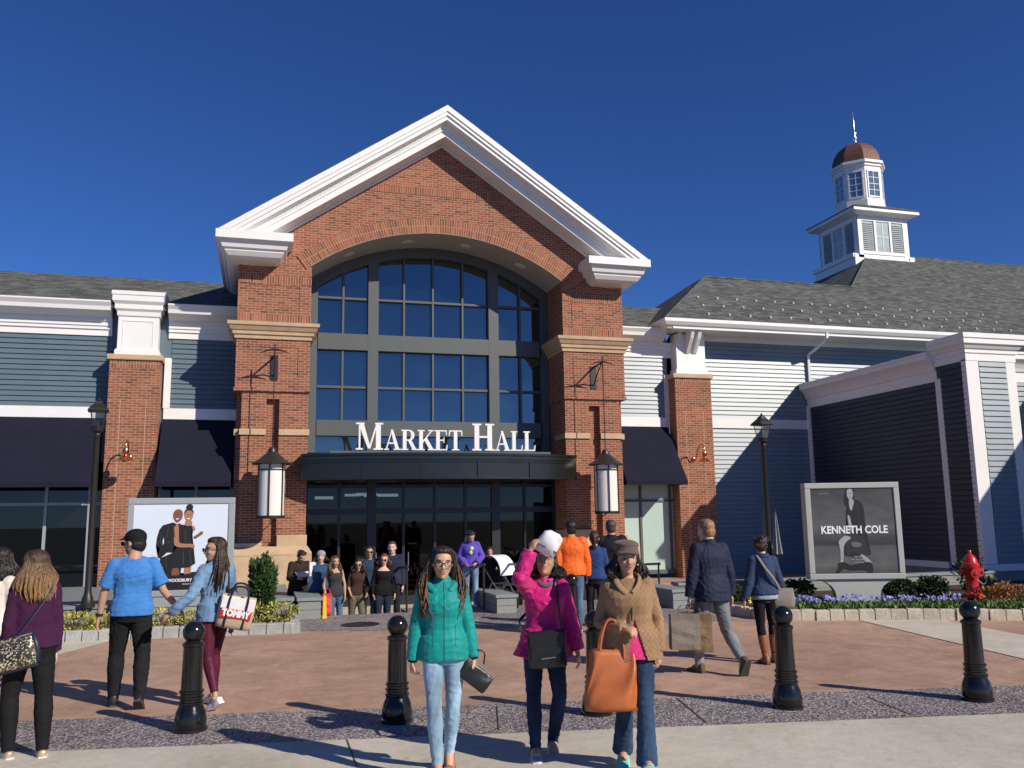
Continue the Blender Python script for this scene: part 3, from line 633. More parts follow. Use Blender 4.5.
AC2 = [(0, 5.62), (.03, 5.62), (.03, 5.80), (.06, 5.82), (.06, 5.90), (.10, 5.93), (.16, 6.02), (.20, 6.04), (.20, 6.16), (.23, 6.18), (.23, 6.30), (-.3, 6.32)]
P(MB().sweep([(17.04, 18.62), (17.04, 17.56), (18.56, 17.56), (18.56, 18.6)], AC2), 'pier_crown', M['white'], an)
P(MB().sweep([(18.6, 18.4), (30, 18.4)], ACR), 'front_cornice', M['white'], an)
P(MB().box(17.10, 30, 18.5, 24.36, 5.3, 6.0).box(17.1, 18.5, 17.62, 18.58, 5.64, 6.3), 'flat_roof', M['shingle'], an)
P(MB().box(16.98, 17.14, 18.7, 24.3, .40, .56).box(16.96, 30, 17.48, 17.6, .38, .545), 'base_board', M['white'], an)
P(MB().box(17.04, 30, 17.55, 17.62, -.1, .38).box(17.02, 17.1, 17.62, 24.3, -.1, .4), 'base_wall', M['granite'], an)
# further block, right, outside the frame: throws the slanting shade on the annex front
a2 = thing('shop_annex', 'tall clapboard block projecting beyond the annex at the far right', 'building', (26, 14, 0))
s_ = MB(); siding(s_, 18.3, 10.5, .4, 6.4, 0, side=22.0); siding(s_, 22.0, 30, .4, 6.4, 10.5)
P(s_, 'siding', M['sidingD'], a2); P(MB().box(22.01, 30, 10.55, 18.3, -.1, 6.4), 'wall', M['sidingD'], a2)
P(MB().sweep([(22.0, 18.3), (22.0, 10.5), (30, 10.5)], [(0, 6.3), (.1, 6.3), (.3, 6.7), (.3, 6.9), (-.3, 6.9)]), 'cornice', M['white'], a2)
# ---- cupola
cu = thing('cupola', 'white cupola with louvres, octagonal lantern and copper dome on the right roof ridge', 'cupola', (28.8, 35.4, 13.6))
cu.parent = None
def Q(mb, name, m, **k): return P(mb, name, m, cu, **k)
cx, cy = 28.74, 35.45; hw = 1.42
Q(MB().box(cx-hw-.28, cx+hw+.28, cy-hw-.05, cy+hw+.28, 12.6, 14.15).box(cx-hw-.36, cx+hw+.36, cy-hw-.02, cy+hw+.36, 14.0, 14.2), 'base', M['white'], bevel=.01)
Q(MB().box(cx-hw, cx+hw, cy-hw, cy+hw, 14.0, 16.2), 'body', M['white'])
lou = mat('grey_louvre', (.33, .37, .38), .5); louD = mat('navy_louvre', (.05, .06, .09), .5)
wg = mat('pale_window', (.38, .46, .46), .25)
for f in range(4):
    Mx = Matrix.Translation((cx, cy, 0)) @ Matrix.Rotation(f*math.pi/2, 4, 'Z')
    for xx in (-.86, .86):
        mb = MB()
        for i in range(14):
            z = 14.42+i*.1; mb.loft([[(xx-.3, -hw-.05, z), (xx+.3, -hw-.05, z), (xx+.3, -hw-.04, z+.02), (xx-.3, -hw-.04, z+.02)], [(xx-.3, -hw-.005, z+.07), (xx+.3, -hw-.005, z+.07), (xx+.3, -hw-.005, z+.09), (xx-.3, -hw-.005, z+.09)]])
        mb.box(xx-.31, xx+.31, -hw-.015, -hw-.002, 14.40, 15.86); mb.xf(Mx); Q(mb, 'louvre', lou)
    mb = MB().box(-.38, .38, -hw-.02, -hw-.003, 14.40, 15.86).xf(Mx); wn = Q(mb, 'window', wg)
    mb = MB(); mb.box(-.5, -.38, -hw-.06, -hw, 14.3, 15.95).box(.38, .5, -hw-.06, -hw, 14.3, 15.95).box(-hw-.05, -1.18, -hw-.05, -hw, 14.0, 16.1).box(1.18, hw+.05, -hw-.048, -hw, 14.0, 16.1).box(-.015, .015, -hw-.035, -hw, 14.4, 15.86).box(-.38, .38, -hw-.033, -hw, 15.1, 15.13).box(-1.18, 1.18, -hw-.055, -hw, 15.88, 16.1).box(-1.18, 1.18, -hw-.056, -hw, 14.2, 14.36)
    mb.xf(Mx); Q(mb, 'trim', M['white'])
pth = [(cx-hw, cy+hw), (cx-hw, cy-hw), (cx+hw, cy-hw), (cx+hw, cy+hw)]
Q(MB().sweep(pth, [(0, 16.1), (.10, 16.12), (.32, 16.22), (.46, 16.24), (.46, 16.40), (0, 16.42)], closed=True), 'eave', M['white'])
Q(MB().loft([[(cx-hw-.50, cy-hw-.50, 16.402), (cx+hw+.50, cy-hw-.50, 16.402), (cx+hw+.50, cy+hw+.50, 16.402), (cx-hw-.50, cy+hw+.50, 16.402)], [(cx-hw-.50, cy-hw-.50, 16.44), (cx+hw+.50, cy-hw-.50, 16.44), (cx+hw+.50, cy+hw+.50, 16.44), (cx-hw-.50, cy+hw+.50, 16.44)], [(cx-.9, cy-.9, 16.95), (cx+.9, cy-.9, 16.95), (cx+.9, cy+.9, 16.95), (cx-.9, cy+.9, 16.95)]]), 'skirt_roof', M['shingle'])
def octo(r, z, a=22.5): return [(cx+r*math.cos(rad(a+45*j)), cy+r*math.sin(rad(a+45*j)), z) for j in range(8)]
Q(MB().loft([octo(1.26, 16.6), octo(1.26, 17.15), octo(1.20, 17.17), octo(1.20, 18.95)]), 'lantern_body', M['white'])
ap_ = 1.20*math.cos(rad(22.5))
for f in range(8):
    Mx = Matrix.Translation((cx, cy, 0)) @ Matrix.Rotation(f*math.pi/4, 4, 'Z')
    mb = MB().box(-.3, .3, -ap_-.012, -ap_-.002, 17.35, 18.62).xf(Mx); Q(mb, 'lantern_window', glassmat('lw', (.12, .16, .18), .25) if f == 0 else bpy.data.materials['lw'])
    mb = MB().box(-.36, -.3, -ap_-.04, -ap_, 17.3, 18.68).box(.3, .36, -ap_-.04, -ap_, 17.3, 18.68).box(-.36, .36, -ap_-.041, -ap_, 17.28, 17.35).box(-.36, .36, -ap_-.041, -ap_, 18.62, 18.7).box(-.012, .012, -ap_-.03, -ap_, 17.35, 18.62)
    for z in (17.65, 17.97, 18.3): mb.box(-.3, .3, -ap_-.028, -ap_, z, z+.025)
    mb.xf(Mx); Q(mb, 'window_frame', M['white'])
Q(MB().loft([octo(1.20, 18.9), octo(1.27, 18.93), octo(1.27, 19.03), octo(1.36, 19.07), octo(1.36, 19.2), octo(1.2, 19.24)]), 'lantern_cornice', M['white'])
Q(MB().loft([octo(1.24*math.cos(rad(t)), 19.2+1.34*math.sin(rad(t))) for t in (0, 15, 30, 45, 58, 70, 80, 87)]), 'dome', M['copperdull'])
Q(MB().lathe([(.10, 20.48), (.16, 20.52), (.07, 20.6), (.06, 20.75), (.13, 20.85), (.05, 20.98), (.10, 21.1), (.04, 21.2), (.035, 21.7), (.008, 22.35)], cx, cy, 12), 'finial', mat('finial_silver', (.7, .7, .68), .25, metal=.7), smooth=True)
# ================================================================== PEOPLE
def cloth(name, col, rough=.85, kind='plain', sheen=.15, fold=.010, extra=None):
    """woven cloth; extra: list of (axis test) seam masks drawn in the person's own coordinates"""
    m, nt, b = newmat(name); L = nt.links.new; tc = N(nt, 'ShaderNodeTexCoord')
    base = nt.nodes.new('ShaderNodeRGB'); base.outputs[0].default_value = c4(col); cur = base.outputs[0]
    def mult(cur, fac_socket, lo, hi, a=.3, bb=.7):
        r = ramp(nt, [(a, (lo,)*3), (bb, (hi,)*3)]); L(fac_socket, r.inputs[0]); mx = N(nt, 'ShaderNodeMix', data_type='RGBA', blend_type='MULTIPLY'); mx.inputs[0].default_value = 1
        L(cur, mx.inputs[6]); L(r.outputs[0], mx.inputs[7]); return mx.outputs[2]
    n = N(nt, 'ShaderNodeTexNoise', i_Scale=5.0, i_Detail=3.0); L(tc.outputs['Object'], n.inputs['Vector'])
    if kind == 'denim':
        mp = N(nt, 'ShaderNodeMapping'); mp.inputs['Scale'].default_value = (6, 6, 2.2); L(tc.outputs['Object'], mp.inputs[0])
        n3 = N(nt, 'ShaderNodeTexNoise', i_Scale=1.0, i_Detail=4.0); L(mp.outputs[0], n3.inputs['Vector']); cur = mult(cur, n3.outputs[0], .62, 1.6, .35, .68)
    else: cur = mult(cur, n.outputs[0], .86, 1.14)
    h = None
    n2 = N(nt, 'ShaderNodeTexNoise', i_Scale=9.0, i_Detail=1.5, i_Roughness=.4); n2.inputs['Distortion'].default_value = 1.2; L(tc.outputs['Object'], n2.inputs['Vector'])
    h = n2.outputs[0]
    if kind == 'quilt':
        sx = N(nt, 'ShaderNodeSeparateXYZ'); L(tc.outputs['Object'], sx.inputs[0])
        def tri(sgn):
            a = N(nt, 'ShaderNodeMath', operation='MULTIPLY_ADD'); L(sx.outputs['X'], a.inputs[0]); a.inputs[1].default_value = sgn*1.3; L(sx.outputs['Z'], a.inputs[2])
            p = N(nt, 'ShaderNodeMath', operation='PINGPONG'); L(a.outputs[0], p.inputs[0]); p.inputs[1].default_value = .024; return p.outputs[0]
        mn = N(nt, 'ShaderNodeMath', operation='MINIMUM'); L(tri(1), mn.inputs[0]); L(tri(-1), mn.inputs[1])
        sm = N(nt, 'ShaderNodeMapRange'); sm.inputs['From Max'].default_value = .004; L(mn.outputs[0], sm.inputs[0])
        ad = N(nt, 'ShaderNodeMath', operation='MULTIPLY_ADD'); L(sm.outputs[0], ad.inputs[0]); ad.inputs[1].default_value = .6; hm_ = N(nt, 'ShaderNodeMath', operation='MULTIPLY'); L(h, hm_.inputs[0]); hm_.inputs[1].default_value = .35; L(hm_.outputs[0], ad.inputs[2]); h = ad.outputs[0]
        cur = mult(cur, sm.outputs[0], .80, 1.02, 0, .8)
    if extra:   # list of (cx, half width, z0, z1, colour) vertical strips on the front
        for (x0, hw, z0, z1, ccol, side) in extra:
            sx = N(nt, 'ShaderNodeSeparateXYZ'); L(tc.outputs['Object'], sx.inputs[0])
            def cmp_(sock, c, e):
                q = N(nt, 'ShaderNodeMath', operation='COMPARE'); L(sock, q.inputs[0]); q.inputs[1].default_value = c; q.inputs[2].default_value = e; return q.outputs[0]
            a = cmp_(sx.outputs['X'], x0, hw); z = cmp_(sx.outputs['Z'], (z0+z1)/2, abs(z1-z0)/2)
            y = N(nt, 'ShaderNodeMath', operation='LESS_THAN' if side < 0 else 'GREATER_THAN'); L(sx.outputs['Y'], y.inputs[0]); y.inputs[1].default_value = 0
            m1 = N(nt, 'ShaderNodeMath', operation='MULTIPLY'); L(a, m1.inputs[0]); L(z, m1.inputs[1]); m2 = N(nt, 'ShaderNodeMath', operation='MULTIPLY'); L(m1.outputs[0], m2.inputs[0]); L(y.outputs[0], m2.inputs[1])
            mx = N(nt, 'ShaderNodeMix', data_type='RGBA'); L(m2.outputs[0], mx.inputs[0]); L(cur, mx.inputs[6]); mx.inputs[7].default_value = c4(ccol); cur = mx.outputs[2]
    L(cur, b.inputs['Base Color']); b.inputs['Roughness'].default_value = rough; b.inputs['Specular IOR Level'].default_value = .3; b.inputs['Sheen Weight'].default_value = sheen if sum(col) > .25 else 0; b.inputs['Specular IOR Level'].default_value = .3 if sum(col) > .25 else .15
    bp = N(nt, 'ShaderNodeBump', i_Strength=.7, i_Distance=fold); L(h, bp.inputs['Height']); L(bp.outputs[0], b.inputs['Normal']); return m
def skinmat(name, col, brow=(.03, .02, .015), lip=None, beard=None):
    m, nt, b = newmat(name); L = nt.links.new
    at = N(nt, 'ShaderNodeAttribute'); at.attribute_name = 'hc'; sx = N(nt, 'ShaderNodeSeparateXYZ'); L(at.outputs['Vector'], sx.inputs[0])
    tc = N(nt, 'ShaderNodeTexCoord'); n = N(nt, 'ShaderNodeTexNoise', i_Scale=9.0, i_Detail=4.0); L(tc.outputs['Object'], n.inputs['Vector'])
    r = ramp(nt, [(.3, sc(col, .90)), (.7, sc(col, 1.08))]); L(n.outputs[0], r.inputs[0]); cur = r.outputs[0]
    ab = N(nt, 'ShaderNodeMath', operation='ABSOLUTE'); L(sx.outputs['X'], ab.inputs[0])
    fr = N(nt, 'ShaderNodeMath', operation='LESS_THAN'); L(sx.outputs['Y'], fr.inputs[0]); fr.inputs[1].default_value = -.035
    def ell(xs_, x0, z0, rx, rz, col2, soft=.25, bend=0):
        nonlocal cur
        def sub(s, v, k):
            a = N(nt, 'ShaderNodeMath', operation='SUBTRACT'); L(s, a.inputs[0]); a.inputs[1].default_value = v; d = N(nt, 'ShaderNodeMath', operation='DIVIDE'); L(a.outputs[0], d.inputs[0]); d.inputs[1].default_value = k
            q = N(nt, 'ShaderNodeMath', operation='MULTIPLY'); L(d.outputs[0], q.inputs[0]); L(d.outputs[0], q.inputs[1]); return q.outputs[0]
        zz = sx.outputs['Z']
        if bend:
            q = N(nt, 'ShaderNodeMath', operation='SUBTRACT'); L(xs_, q.inputs[0]); q.inputs[1].default_value = x0; q2 = N(nt, 'ShaderNodeMath', operation='MULTIPLY'); L(q.outputs[0], q2.inputs[0]); L(q.outputs[0], q2.inputs[1])
            q3 = N(nt, 'ShaderNodeMath', operation='MULTIPLY_ADD'); L(q2.outputs[0], q3.inputs[0]); q3.inputs[1].default_value = bend; L(zz, q3.inputs[2]); zz = q3.outputs[0]
        s = N(nt, 'ShaderNodeMath', operation='ADD'); L(sub(xs_, x0, rx), s.inputs[0]); L(sub(zz, z0, rz), s.inputs[1])
        mr = N(nt, 'ShaderNodeMapRange'); mr.inputs['From Min'].default_value = 1+soft; mr.inputs['From Max'].default_value = 1-soft; L(s.outputs[0], mr.inputs[0])
        mu = N(nt, 'ShaderNodeMath', operation='MULTIPLY'); L(mr.outputs[0], mu.inputs[0]); L(fr.outputs[0], mu.inputs[1])
        mx = N(nt, 'ShaderNodeMix', data_type='RGBA'); L(mu.outputs[0], mx.inputs[0]); L(cur, mx.inputs[6]); mx.inputs[7].default_value = c4(col2); cur = mx.outputs[2]
    X = sx.outputs['X']; A_ = ab.outputs[0]
    if beard: ell(X, 0, -.075, .062, .050, beard, .5)
    ell(A_, .033, .006, .019, .0105, sc(col, .62), .6)
    ell(A_, .033, .004, .0145, .0062, (.62, .60, .58), .2)
    ell(A_, .033, .004, .0062, .0062, (.02, .012, .01), .2)
    ell(A_, .033, .0095, .016, .0025, (.02, .012, .01), .3, 18)
    ell(A_, .035, .027, .020, .0042, brow, .4, 14)
    ell(X, 0, -.056, .025, .0085, lip or (col[0]*.85, col[1]*.45, col[2]*.42), .35, -8)
    ell(X, 0, -.056, .024, .0014, sc(col, .22), .4)
    ell(A_, .009, -.030, .0045, .0028, sc(col, .3), .5)
    L(cur, b.inputs['Base Color']); b.inputs['Roughness'].default_value = .5; b.inputs['Specular IOR Level'].default_value = .35
    b.inputs['Subsurface Weight'].default_value = .08; b.inputs['Subsurface Radius'].default_value = (.02, .008, .005); b.inputs['Subsurface Scale'].default_value = .5
    return m
def hairmat(name, col, col2=None, z0=0, z1=0):
    m, nt, b = newmat(name); L = nt.links.new; tc = N(nt, 'ShaderNodeTexCoord')
    mp = N(nt, 'ShaderNodeMapping'); mp.inputs['Scale'].default_value = (90, 90, 7); L(tc.outputs['Object'], mp.inputs[0])
    n = N(nt, 'ShaderNodeTexNoise', i_Scale=1.0, i_Detail=4.0); L(mp.outputs[0], n.inputs['Vector'])
    r = ramp(nt, [(.3, sc(col, .5)), (.7, sc(col, 1.7))]); L(n.outputs[0], r.inputs[0]); cur = r.outputs[0]
    if col2:
        sx = N(nt, 'ShaderNodeSeparateXYZ'); L(tc.outputs['Object'], sx.inputs[0]); mr = N(nt, 'ShaderNodeMapRange'); mr.inputs['From Min'].default_value = z1; mr.inputs['From Max'].default_value = z0; L(sx.outputs['Z'], mr.inputs[0])
        r2 = ramp(nt, [(.3, sc(col2, .45)), (.7, sc(col2, 1.5))]); L(n.outputs[0], r2.inputs[0])
        mx = N(nt, 'ShaderNodeMix', data_type='RGBA'); L(mr.outputs[0], mx.inputs[0]); L(cur, mx.inputs[6]); L(r2.outputs[0], mx.inputs[7]); cur = mx.outputs[2]
    L(cur, b.inputs['Base Color']); b.inputs['Roughness'].default_value = .42; b.inputs['Specular IOR Level'].default_value = .45
    bp = N(nt, 'ShaderNodeBump', i_Strength=1.0, i_Distance=.012); L(n.outputs[0], bp.inputs['Height']); L(bp.outputs[0], b.inputs['Normal']); return m
def remesh(mb, voxel, smooth=2):
    me = bpy.data.meshes.new('t'); me.from_pydata(mb.v, [], mb.f); me.update()
    bm = bmesh.new(); bm.from_mesh(me); bmesh.ops.recalc_face_normals(bm, faces=bm.faces); bm.to_mesh(me); bm.free()
    o = bpy.data.objects.new('t', me); C.objects.link(o)
    r = o.modifiers.new('r', 'REMESH'); r.mode = 'VOXEL'; r.voxel_size = voxel; r.adaptivity = 0
    if smooth: s = o.modifiers.new('s', 'SMOOTH'); s.factor = .5; s.iterations = smooth
    dg = bpy.context.evaluated_depsgraph_get(); dg.update(); out = bpy.data.meshes.new_from_object(o.evaluated_get(dg))
    bpy.data.objects.remove(o); bpy.data.meshes.remove(me)
    out.polygons.foreach_set('use_smooth', [True]*len(out.polygons)); return out
def getv(me): a = np.empty(len(me.vertices)*3); me.vertices.foreach_get('co', a); return a.reshape(-1, 3)
def getn(me): a = np.empty(len(me.vertices)*3); me.vertices.foreach_get('normal', a); return a.reshape(-1, 3)
def wrinkle(me, segs, amp, seed=0, per=.05, keep=.35):
    """irregular cloth folds: crossing diagonal creases, tighter rings near elbows and knees"""
    if not len(me.vertices): return
    v = getv(me); nn = getn(me); R = np.random.default_rng(seed); best = np.full(len(v), 9e9); d = np.zeros(len(v))
    base = np.zeros(len(v)); wsum = 0
    for i in range(7):
        kdir = R.normal(size=3)*np.array([.7, .6, 1.5]); kdir /= np.linalg.norm(kdir); kk = 2*np.pi/R.uniform(.09, .19); wd = R.normal(size=3)*14
        ph = R.uniform(0, 6.28); ww = R.uniform(.5, 1); s_ = np.sin(v @ kdir*kk+ph+1.3*np.sin(v @ wd+R.uniform(0, 6.28)))
        base += ww*(1-np.abs(s_)**.7*1.9)*(.5+.5*np.sin(v @ (R.normal(size=3)*9)+R.uniform(0, 6.28))); wsum += ww*.55
    base /= wsum
    for (a, b, r) in segs:
        a = np.array(a); b = np.array(b); ab = b-a; L = np.linalg.norm(ab); u = ab/L; t = np.clip((v-a) @ u, 0, L); p = a+t[:, None]*u; q = v-p; dist = np.linalg.norm(q, axis=1)/r
        e1 = np.cross(u, [0.3, 1, .1]); e1 /= np.linalg.norm(e1); e2 = np.cross(u, e1); th = np.arctan2(q @ e2, q @ e1); ph = R.uniform(0, 6.28, 5)
        w = 1-np.abs(np.sin(np.pi*t/.055+1.3*np.sin(th+ph[0])+.9*np.sin(2*th+ph[1])+ph[2]))**.8*1.6
        j = np.exp(-((np.minimum(t, L-t))/.07)**2); val = amp*(base*.9+w*j*.45*(.5+.5*np.sin(th+ph[3])))
        k = dist < best; d[k] = val[k]; best[k] = dist[k]
    v += nn*d[:, None]; me.vertices.foreach_set('co', v.ravel()); me.update()
def V(*a): return Vector(a)
def dirv(*a): return Vector(a).normalized()
DEF = dict(armR=((-.14, -.02, -1), (-.05, -.16, -1)), armL=((.14, -.02, -1), (.05, -.16, -1)), legR=((-.04, -.0, -1), (-.0, .02, -1)), legL=((.04, 0, -1), (0, .02, -1)),
           head=(0, 0, 0), lean=0, side=0, twist=0, footR=0, footL=0)
class Person:
    def __init__(s, label, loc, face, H=1.68, sex='f', skin=None, vox=.009, pose=None, build=1.0, hands=True, ztop=None):
        s.root = thing('person', label, 'person', loc, rad(face)); s.k = H/1.70; s.vox = vox; s.sex = sex; s.b = build
        p = dict(DEF); p.update(pose or {}); s.p = p; k = s.k; f = sex == 'f'
        s.T = Matrix.Translation((0, 0, .92*k)) @ Matrix.Rotation(rad(p['side']), 4, 'Y') @ Matrix.Rotation(rad(p['lean']), 4, 'X') @ Matrix.Rotation(rad(p['twist']), 4, 'Z') @ Matrix.Translation((0, 0, -.92*k))
        tp = lambda x, y, z: s.T @ Vector((x*k, y*k, z*k)); s.tp = tp
        sh = .140 if f else .170; s.sh = sh
        s.shR = tp(-sh, .012, 1.352); s.shL = tp(sh, .012, 1.352)
        s.hipR = Vector((-.085*k, 0, .90*k)); s.hipL = Vector((.085*k, 0, .90*k))
        def chain(a, dirs, ls):
            o = [a]
            for d, l in zip(dirs, ls): o.append(o[-1]+dirv(*d)*l*k)
            return o
        s.aR = chain(s.shR, p['armR'], (.285, .245)); s.aL = chain(s.shL, p['armL'], (.285, .245))
        s.lR = chain(s.hipR, p['legR'], (.42, .40)); s.lL = chain(s.hipL, p['legL'], (.42, .40))
        low = min(s.lR[2].z-(p.get('upR', 0)), s.lL[2].z-(p.get('upL', 0)))
        s.dz = .085*k-low
        s.root.location.z += s.dz
        s.HM = s.T @ Matrix.Translation((0, -.014*k, 1.456*k)) @ Matrix.Rotation(rad(p['head'][0]), 4, 'Z') @ Matrix.Rotation(rad(p['head'][1]), 4, 'X') @ Matrix.Rotation(rad(p['head'][2]), 4, 'Y') @ Matrix.Translation((0, -.006*k, .102*k)) @ Matrix.Scale(k*1.06, 4)
        s.limbs = []; s.skin = skin or M['skinA']
        s.body(hands)
    def rings(s, mb, prof, grow=0, seg=20, yo=0):
        """torso rings: list of (z, half width, half depth, y offset)"""
        rr = []
        for z, a, b, y in prof:
            a += grow; b += grow; rr.append([s.tp(a*math.copysign(abs(math.cos(t))**.85, math.cos(t)), y+yo+b*math.copysign(abs(math.sin(t))**.9, math.sin(t)), z) for t in [2*math.pi*j/seg for j in range(seg)]])
        mb.loft(rr)
    def torso(s, z0=.80, z1=1.42, grow=0, mb=None, extra=0):
        f = s.sex == 'f'; B = s.b
        P_ = [(.80, .14, .10, .01), (.86, .165*B, .115*B, .012), (.93, (.170 if f else .160)*B, (.118 if f else .11)*B, .012), (1.0, (.150 if f else .152)*B, .103*B, .004), (1.07, (.127 if f else .148)*B, .094*B, 0), (1.14, (.130 if f else .156)*B, .098*B, -.002),
              (1.21, (.143 if f else .168)*B, (.116 if f else .110)*B, -.010 if f else 0), (1.27, (.150 if f else .178)*B, (.118 if f else .115)*B, -.010 if f else 0), (1.33, (.148 if f else .175)*B, .096*B, .004), (1.375, .112 if f else .135, .074, .010), (1.41, .072 if f else .085, .058, .014), (1.445, .052, .050, .014)]
        self_P = [q for q in P_ if z0-.001 <= q[0] <= z1+.001]; s.rings(mb, self_P, grow+extra)
    def limb(s, mb, pts, rs, seg=14): mb.tube(pts, rs, seg)
    def arm_r(s): f = s.sex == 'f'; q = .86 if f else 1.0; return [.052*q*s.b, .046*q*s.b, .039*q, .040*q, .027*q]
    def arm(s, mb, a, grow=0, frac=1.0, seg=14):
        k = s.k; r = [x*k+grow for x in s.arm_r()]
        S0, E, W = a; W2 = E+(W-E)*frac
        mb.tube([S0+(S0-E).normalized()*.01, S0.lerp(E, .35), E, E.lerp(W2, .3), W2], r, seg); mb.ellip(S0, (r[0]*1.02,)*3, 14, 8); mb.ellip(E, (r[2]*1.02,)*3, 12, 8)
    def leg(s, mb, l, grow=0, frac=1.0, thick=1.0, flare=0, seg=16):
        k = s.k; H_, K, A = l; A2 = K+(A-K)*frac; q = thick*s.b
        R = [.092*q*k+grow, .080*q*k+grow, .056*q*k+grow, .060*q*k+grow, (.036*k*thick+grow+flare)]
        mb.tube([H_+(H_-K).normalized()*.03, H_.lerp(K, .35), K, K.lerp(A2, .3), A2], R, seg); mb.ellip(K, (R[2]*1.0,)*3, 12, 8)
        return R
    def hand(s, mb, a, side, curl=.5, spread=0, up=None):
        k = s.k*.98; W = a[2]; d = (a[2]-a[1]).normalized()
        up = s.p.get('palm'+side)
        n_ = Vector(up) if up else Vector((1 if side == 'R' else -1, .15, 0))      # palm normal towards the thigh
        n_ = (n_-d*n_.dot(d)).normalized(); w_ = n_.cross(d)*(-1 if side == 'R' else 1)                # towards thumb side (forward)
        if w_.y > 0 and not up: w_ = -w_
        c_ = W+d*.045*k
        mat3 = Matrix((w_, d, n_)).transposed()
        mb.ellip(c_, (.040*k, .052*k, .017*k), 14, 8, mat3=mat3)
        mb.tube([W-d*.02, W+d*.02*k], [.025*k, .024*k], 10, flat=.8)
        for i in range(4):
            o = (i-1.5); base = W+d*(.078-.004*abs(o-.5))*k+w_*(-o*.0195*k); L = (.068, .082, .078, .062)[i]*k; r = (.0085, .009, .0088, .0078)[i]*k
            a1 = curl*.6; a2 = curl*1.3; a3 = curl*1.9
            dd = [d*math.cos(t)+n_*math.sin(t)-w_*o*(.06+spread) for t in (a1, a2, a3)]
            p0 = base-d*.02*k; p1 = base+dd[0]*L*.45; p2 = p1+dd[1]*L*.33; p3 = p2+dd[2]*L*.25; mb.tube([p0, p1, p2, p3], [r*1.1, r, r*.95, r*.75], 8)
        t0 = W+d*.025*k+w_*.022*k; t1 = t0+(w_*.75+d*.7+n_*.25)*.035*k; t2 = t1+(d*.9+w_*.25+n_*.35)*.035*k; mb.tube([t0-w_*.01, t1, t2], [.013*k, .0105*k, .008*k], 8)
    def headmesh(s, mb):
        H = s.HM; f = s.sex == 'f'
        def e(c, r, mb=mb, seg=18, rows=12):
            t = MB().ellip(c, r, seg, rows); t.xf(H); mb.add(t.v, t.f)
        e((0, .012, .030), (.074, .092, .086)); e((0, -.020, -.020), (.063, .070, .082)); e((0, -.030, -.070), (.043 if f else .050, .052, .040)); e((0, -.060, -.094), (.020, .020, .017))
        e((0, -.062, .030), (.052, .028, .022)); e((-.033, -.062, -.020), (.024, .026, .024)); e((.033, -.062, -.020), (.024, .026, .024)); e((0, -.080, -.058), (.024, .014, .013))
        t = MB().tube([(0, -.078, .022), (0, -.098, -.012), (0, -.106, -.026), (0, -.088, -.036)], [.008, .0095, .013, .009], 8); t.xf(H); mb.add(t.v, t.f)
        for q in (-1, 1):
            e((q*.011, -.094, -.030), (.008, .010, .007), seg=8, rows=6)
            e((q*.075, .010, -.005), (.010, .018, .030), seg=10, rows=8)
        n0 = s.tp(0, .022, 1.385); n1 = H @ Vector((0, .022, -.06)); r = (.052 if f else .062)*s.k
        mb.tube([n0, n0.lerp(n1, .5), n1], [r*1.25, r, r*1.0], 16)
    def finish(s, mb, name, m, vox=None, amp=0, segs=None, smooth=2, seed=0, hc=False, per=.05, keep=.35):
        me = remesh(mb, vox or s.vox, smooth)
        if amp: wrinkle(me, segs or s.segs(), amp, seed, per, keep)
        me.name = name
        if hc:
            v = getv(me); Hi = np.array(s.HM.inverted()); q = v @ Hi[:3, :3].T+Hi[:3, 3]; at = me.attributes.new('hc', 'FLOAT_VECTOR', 'POINT'); at.data.foreach_set('vector', q.ravel())
        me.materials.append(m); o = bpy.data.objects.new(name, me); C.objects.link(o); o.parent = s.root; return o
    def segs(s):
        k = s.k; o = []
        for a in (s.aR, s.aL): o += [(a[0], a[1], .05*k), (a[1], a[2], .045*k)]
        for l in (s.lR, s.lL): o += [(l[0], l[1], .085*k), (l[1], l[2], .06*k)]
        o.append((s.tp(0, 0, .85), s.tp(0, 0, 1.4), .14*k)); return o
    def body(s, hands):
        mb = MB(); s.torso(grow=-.006, mb=mb); s.headmesh(mb)
        for a, sd in ((s.aR, 'R'), (s.aL, 'L')):
            s.arm(mb, a, grow=-.002)
            if hands: s.hand(mb, a, sd, s.p.get('curl'+sd, .55))
            else: mb.ellip(a[2]+(a[2]-a[1]).normalized()*.06*s.k, (.035*s.k, .03*s.k, .06*s.k))
        for l in (s.lR, s.lL): s.leg(mb, l, grow=-.012)
        for l, sd in ((s.lR, 'R'), (s.lL, 'L')):
            fd = s.footdir(sd); mb.tube([l[2], l[2]+Vector((0, 0, -.02))+fd*.03, l[2]+fd*.10*s.k-Vector((0, 0, .045*s.k))], [.035*s.k, .036*s.k, .030*s.k], 10)
        s.bodyo = s.finish(mb, 'body', s.skin, hc=True, smooth=2)
    def footdir(s, sd):
        a = rad(s.p['foot'+sd]); l = s.lR if sd == 'R' else s.lL; pit = s.p.get('pitch'+sd, 0)
        yaw = rad(s.p.get('yaw'+sd, -6 if sd == 'R' else 6)); c_ = math.cos(rad(pit))
        return Vector((math.sin(yaw)*c_, -math.cos(yaw)*c_, -math.sin(rad(pit))))
